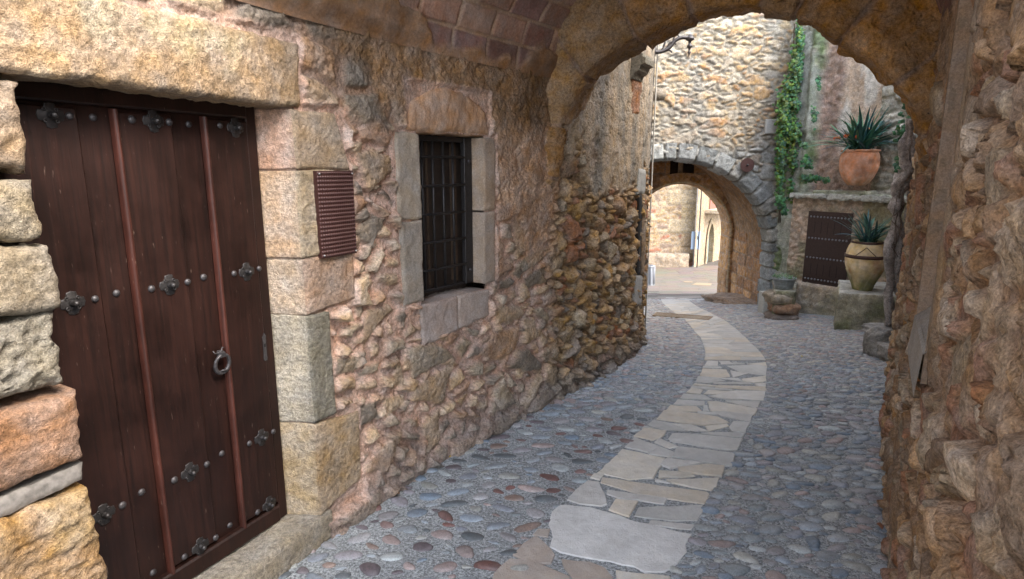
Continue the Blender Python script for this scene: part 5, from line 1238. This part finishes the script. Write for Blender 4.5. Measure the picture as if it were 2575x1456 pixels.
# ---- gnarled vine by the right wall
vn_ = empty('vine', (4.05, 6.35, float(gz(6.35))), 'gnarled grey wisteria trunk climbing the wall edge right of the jars', 'vine')
def knob(pts, r, seed):
    q = smoothp(pts, 10); ii = np.arange(len(q)); kn = .55 * fbm(ii * .16, ii * 0. + seed, seed, 3) + .5 * np.clip(fbm(ii * .33, ii * 0. + 7, seed, 2), 0, 1)
    rr = [float(r * (1 + kn[i]) * (1 - .25 * i / len(q))) for i in range(len(q))]
    q = [p + Vector((float(.05 * fbm(np.array([i * .12]), np.array([3.]), seed, 2)[0]), 0, 0)) for i, p in enumerate(q)]
    V, F = tube(q, rr, 12); V = np.array([tuple(v) for v in V]); a = np.tile(np.arange(12), len(q)); i = np.repeat(np.arange(len(q)), 12)
    j = r * 1.1 * fbm(a * .7, i * .17, seed, 4); c = np.repeat(np.array([tuple(p) for p in q]), 12, 0); d = V - c; V = V + d / np.linalg.norm(d, axis=1, keepdims=True) * j[:, None]
    return V, F
M_bark = stone_mat('vine_bark', 1.0, 28, 120, .02, rough=.6, fleck=.45, blot=.3, spec=.5)
for l, r, nm in (([(2240, 885), (2228, 810), (2243, 720), (2232, 640), (2250, 560), (2256, 490), (2275, 430), (2280, 360), (2292, 300)], .046, 'trunk'),
             ([(2250, 870), (2262, 770), (2248, 690), (2270, 600), (2262, 520), (2284, 440), (2290, 340)], .036, 'trunk'), ([(2240, 810), (2256, 770), (2268, 700), (2266, 640), (2284, 560), (2290, 480)], .022, 'branch')):
    V_, F_ = knob([P(x, y, 6.3 - .0004 * (880 - y)) for x, y in l], r, rng.randint(1, 50)); mesh(nm, V_, F_, M_bark, vn_, np.array((.32, .295, .285)))
for k in range(7):
    x0, y0 = rng.uniform(2250, 2285), rng.uniform(480, 640); V_, F_ = tube(smoothp([P(x0 + rng.uniform(-20, 20) * t, y0 + 60 * t + rng.uniform(-12, 12), 6.1) for t in (0, .3, .6, 1)]), .0035, 4); mesh('twig', V_, F_, M_bark, vn_, np.array((.12, .09, .07)))
m_ = MB()
for (px, py, r, n) in ((2278, 300, 20, 26), (2270, 340, 22, 34), (2282, 330, 12, 14), (2268, 412, 16, 26), (2262, 420, 12, 14), (2284, 260, 12, 10)):
    for i in range(n):
        p = P(px + rng.uniform(-r, r), py + rng.uniform(-r, r), 6.2 + rng.uniform(-.1, .1)); leafcard(m_, p, (rng.gauss(-.3, .4), -1, rng.gauss(.4, .4)), rng.uniform(.03, .06), [k * rng.uniform(.8, 1.2) for k in rng.choice(BG + [(.10, .22, .08)])])
m_.build('leaves', M_leaf, vn_)

# ================================================================== PIAZZA BEYOND
# rubble house with ashlar corner and stone bench
fb = empty('corner_house', (7.8, 29.8, -3.1), 'sunlit rubble house with big corner stones seen through both arches', 'house')
cA = G(1741, 668); 0 and print('corner', cA)
cyy = cA.y
AW = Wall([(2.0, cyy), (cA.x, cyy)], 1); AW.nx[:] = 0; AW.ny[:] = -1
def cor_fn(U, V):
    h, c = rubble(U, V, .42, .25, 301, [(.31, .22, .13), (.27, .19, .115), (.34, .26, .17), (.27, .13, .085), (.29, .20, .115), (.22, .16, .12)], (.30, .235, .165), .05, .04, .5, .02, .3, .0, .4)
    row = np.floor(V / .72); wq = np.where(row % 2 == 0, 1.2, .65) + .25 * h2(row, row, 5)
    q = (U > -wq); ey = np.minimum((V / .72) % 1, 1 - (V / .72) % 1) * .72; m = ss(.01, .05, np.minimum(ey, np.abs(U + wq)))
    cq = pick([(.32, .245, .15), (.30, .22, .14), (.32, .155, .10), (.34, .27, .18)], h2(row, row * 0 + 4, 6), h2(row, row * 0 + 5, 6))
    h = np.where(q, .06 * m, h); c = np.where(q[..., None], cq * (.85 + .15 * m[..., None]), c)
    return h, c
wall_mesh('wall', AW, axis(-cA.x + 2, .07, 0), axis(-3.4, .06, 2.2, .4, 7.2), cor_fn, M_far, fb)
bb = MB(); b0 = AW(-7.5, 0, .0)
def bx(a, b, c_): return [Vector(a), Vector(b)]
lz = P(1700, 640, cyy - .6).z
block('stone_bench', AW, [(-7.5, -3.3), (-.35, -3.3), (-.35, lz), (-7.5, lz)], M_far, fb, (.26, .205, .15), .60, .6, .05, .05, 311, .08, 6, 1, .03, sidecol=(.28, .24, .19))
hm = MB(); box(hm, lambda u, v, h: Vector((u, h, v)), (2.0, -3.5, cyy + .02), (cA.x - .02, 7.2, cyy + 6), (.5, .4, .3)); hm.build('body', M_far, fb)
# plastered house
cB = G(1762, 667); cC = G(1812, 652); dB = Vector((cC.x - cB.x, cC.y - cB.y)).normalized(); 0 and print('plaster', cB, cC)
st = Vector((cA.x + .0, cyy + .02))
PW = Wall([(cB.x - dB.x * 1.0, cB.y - dB.y * 1.0), (cB.x + dB.x * 22, cB.y + dB.y * 22)], 0)
pb = empty('plastered_house', (cB.x, cB.y, -3.2), 'cream plastered house with arched doorway and small iron balcony beyond the arches', 'house')
def pl_fn(U, V):
    n = fbm(U * 1.2, V * 1.2, 331, 5); c = np.array((.30, .225, .15)) * (1 + .15 * n)[..., None]; c = mixc(c, np.array((.27, .19, .125)) + 0 * c, ss(.25, .5, fbm(U * 1.5, V * 1.5, 332, 5)) * .7)
    return .02 * n, c
def pu(px, py): return PW.uv(px, py)
dk = [pu(1775, 655)[0], pu(1789, 655)[0]]; vtop = pu(1780, 565)[1]; vbot = -3.25
0 and print('pdoor', dk, vtop, pu(1772, 530), pu(1799, 532), pu(1786, 500))
wall_mesh('wall', PW, axis(-.2, .12, 20), axis(-3.5, .12, 7.0), pl_fn, M_far, pb, [(dk[0] + .02, dk[1] - .02, -3.6, vtop)])
dm = MB(); uc_ = sum(dk) / 2; hw = (dk[1] - dk[0]) / 2
hm = MB(); box(hm, PW, (dk[0] - .1, -3.4, -.30), (dk[1] + .1, vtop + .4, -.2)); hm = hm.build('door', plain('pale_blue_door', (.17, .24, .25), .5), pb)
def ogee(w_, z0, zsp_, z1, n=10):
    r = [(-w_, z0), (-w_, zsp_)]
    for i in range(1, n + 1): t = i / n; r.append((-w_ * math.cos(t * math.pi / 2), zsp_ + (z1 - zsp_) * math.sin(t * math.pi / 2) ** 1.2))
    return r + [(-x, z) for x, z in r[-2::-1]]
o1 = ogee(hw, vbot, vtop - .9, vtop); o2 = ogee(hw + .22, vbot, vtop - .9, vtop + .32); n = len(o1); fm = MB()
V_ = [PW(uc_ + x, z, .06) for x, z in o1] + [PW(uc_ + x, z, .06) for x, z in o2] + [PW(uc_ + x, z, -.2) for x, z in o1]
fm.add(V_, [[i, i + 1, n + i + 1, n + i] for i in range(n - 1)] + [[i, i + 1, 2 * n + i + 1, 2 * n + i] for i in range(n - 1)], (.27, .205, .13)); fm.build('door_surround', M_far, pb)
bu = (pu(1772, 528), pu(1801, 530)); bz = bu[0][1]
m_ = MB(); box(m_, PW, (bu[0][0], bz - .16, 0), (bu[1][0] + 1, bz, .75), (.45, .37, .27), bev=.04); bal = m_.build('balcony', M_far, pb)
for k in range(22):
    u = bu[0][0] + .05 + (bu[1][0] + .9 - bu[0][0]) * k / 21; V_, F_ = tube([PW(u, bz, .70), PW(u, bz + .5, .70), PW(u, bz + 1.0, .70)], .012, 4); mesh('baluster', V_, F_, M_iron, bal)
V_, F_ = tube([PW(bu[0][0] + .05, bz + 1.0, 0), PW(bu[0][0] + .05, bz + 1.0, .70), PW(bu[1][0] + .95, bz + 1.0, .70)], .02, 4); mesh('handrail', V_, F_, M_iron, bal)
m_ = MB(); box(m_, PW, (bu[0][0] + .6, bz, .0), (bu[0][0] + 1.9, bz + 2.2, .05)); m_.build('balcony_door', plain('red_brown_paint', (.24, .10, .07), .6), pb)
# enamel sign on the plastered corner
q = P(1748, 603, cB.y - .6); sg = MB(); I4 = lambda u, v, h: Vector((q.x + u, q.y - h, q.z + v)); 
box(sg, I4, (-.20, -.48, 0), (.24, .42, .03), bev=.005); sg = sg.build('wall_sign', plain('sign_blue_grey', (.26, .33, .42), .4), None, base=q); tag(sg, 'pale blue upright sign with a dark emblem on the plastered house corner', 'sign')
m_ = MB(); m_.add([I4(x, z, .034) for x, z in [(-.02, .02), (.10, .0), (.16, .08), (.12, .18), (.05, .26), (.0, .2), (-.03, .1)]], [list(range(7))]); m_.build('emblem', plain('emblem_dark', (.05, .07, .10), .5), sg)
V_, F_ = tube([P(1757, 600, cB.y - .9) + Vector((0, 0, z)) for z in (-1.9, 0, 1.5, 4)], .03, 6); dpp = mesh('drainpipe', V_, F_, M_irond, None, None, True, base=P(1757, 640, cB.y - .9)); tag(dpp, 'thin dark pipe on the cream plastered house beside the blue sign', 'drainpipe')
# litter bin
bp = P(1632, 718, 22.3); bn = empty('litter_bin', bp, 'pale grey eight sided litter bin with raised panels beside the left wall', 'litter bin')
rb = (P(1646, 690, 22.3).x - P(1618, 690, 22.3).x) / 2; hb_ = P(1632, 667, 22.3).z - bp.z
def octa(prof, c): return lathe(prof, 8, c)
M_bin = plain('grey_enamel', (.16, .17, .19), .5)
V_, F_ = octa([(.001, 0), (rb * 1.0, 0), (rb * 1.0, hb_ * .07), (rb * .9, hb_ * .10), (rb * .9, hb_ * .90), (rb * .98, hb_ * .92), (rb * 1.0, hb_ * .97), (rb * .9, hb_), (rb * .6, hb_), (rb * .6, hb_ * .8), (.001, hb_ * .8)], bp); mesh('body', V_, F_, M_bin, bn, None, False)
for z in (.10, .62, .88):
    V_, F_ = octa([(rb * .9, hb_ * z), (rb * .95, hb_ * z), (rb * .95, hb_ * (z + .03)), (rb * .9, hb_ * (z + .03))], bp); mesh('rail', V_, F_, M_bin, bn, None, False)
for k in range(8):
    a = 2 * math.pi * k / 8; V_, F_ = tube([bp + Vector((rb * .91 * math.cos(a), rb * .91 * math.sin(a), hb_ * z)) for z in (.08, .5, .92)], .022, 5); mesh('corner_post', V_, F_, M_bin, bn)
# drain grates and hatch
def grate(label, pts, n, mat, bars=True):
    g = [G(*p) for p in pts]; b = sum(g, Vector()) / 4; rt = empty('drain_grate', b, label, 'drain grate' if bars else 'hatch cover'); m_ = MB()
    for p in g: p.z += .016
    if not bars:
        m_.add(g + [p - Vector((0, 0, .03)) for p in g], BOXF); m_.build('plate', mat, rt); return
    def at(a, c_, dz=0): return (g[0].lerp(g[1], a)).lerp(g[3].lerp(g[2], a), c_) + Vector((0, 0, dz))
    for e in ((0, 0, 1, .08), (0, .92, 1, 1), (0, 0, .03, 1), (.97, 0, 1, 1)):
        V_ = [at(e[0], e[1]), at(e[2], e[1]), at(e[2], e[3]), at(e[0], e[3])]; m_.add([v - Vector((0, 0, .02)) for v in V_] + V_, BOXF)
    m_.build('frame', mat, rt); m_ = MB()
    for k in range(n):
        a = .03 + .94 * (k + .2) / n; V_ = [at(a, .08, -.002), at(a + .5 / n, .08, -.002), at(a + .5 / n, .92, -.002), at(a, .92, -.002)]; m_.add([v - Vector((0, 0, .015)) for v in V_] + V_, BOXF)
    m_.build('bars', mat, rt)
M_gr = plain('warm_cast_iron', (.27, .20, .12), .5, .3)
grate('long cast iron drain grate crossing the flagged path below the passage', [(1649, 787), (1793, 798), (1783, 806), (1640, 795)], 40, M_gr)
grate('dark rectangular hatch in the piazza paving beyond the inner arch', [(1752, 712), (1790, 714), (1786, 719), (1738, 717)], 1, M_gr, False)
grate('narrow dark hatch left of the larger one in the piazza', [(1722, 708), (1742, 709), (1740, 711), (1718, 710)], 1, M_gr, False)
# fallen leaves
for i, (px, py, s_, col, lab) in enumerate([(1129, 1151, .035, (.55, .38, .03), 'yellow fallen leaf at the foot of the left wall'), (2016, 900, .03, (.55, .45, .05), 'tiny yellow leaf on the cobbles right of the path'), (1153, 1128, .03, (.24, .12, .05), 'brown fallen leaf just beyond the yellow one'), (2215, 1330, .05, (.20, .08, .04), 'reddish dry leaf at the foot of the right wall'), (1290, 1045, .03, (.22, .11, .05), 'brown dry leaf by the left wall below the arch'), (1000, 1245, .03, (.30, .16, .07), 'dry orange leaf near the house plinth')]):
    m_ = MB(); p = G(px, py); leafcard(m_, p + Vector((0, 0, .018)), (.3, -.3, 1), s_, col); tag(m_.build('fallen_leaf', M_leaf, None, base=p), lab, 'leaf')
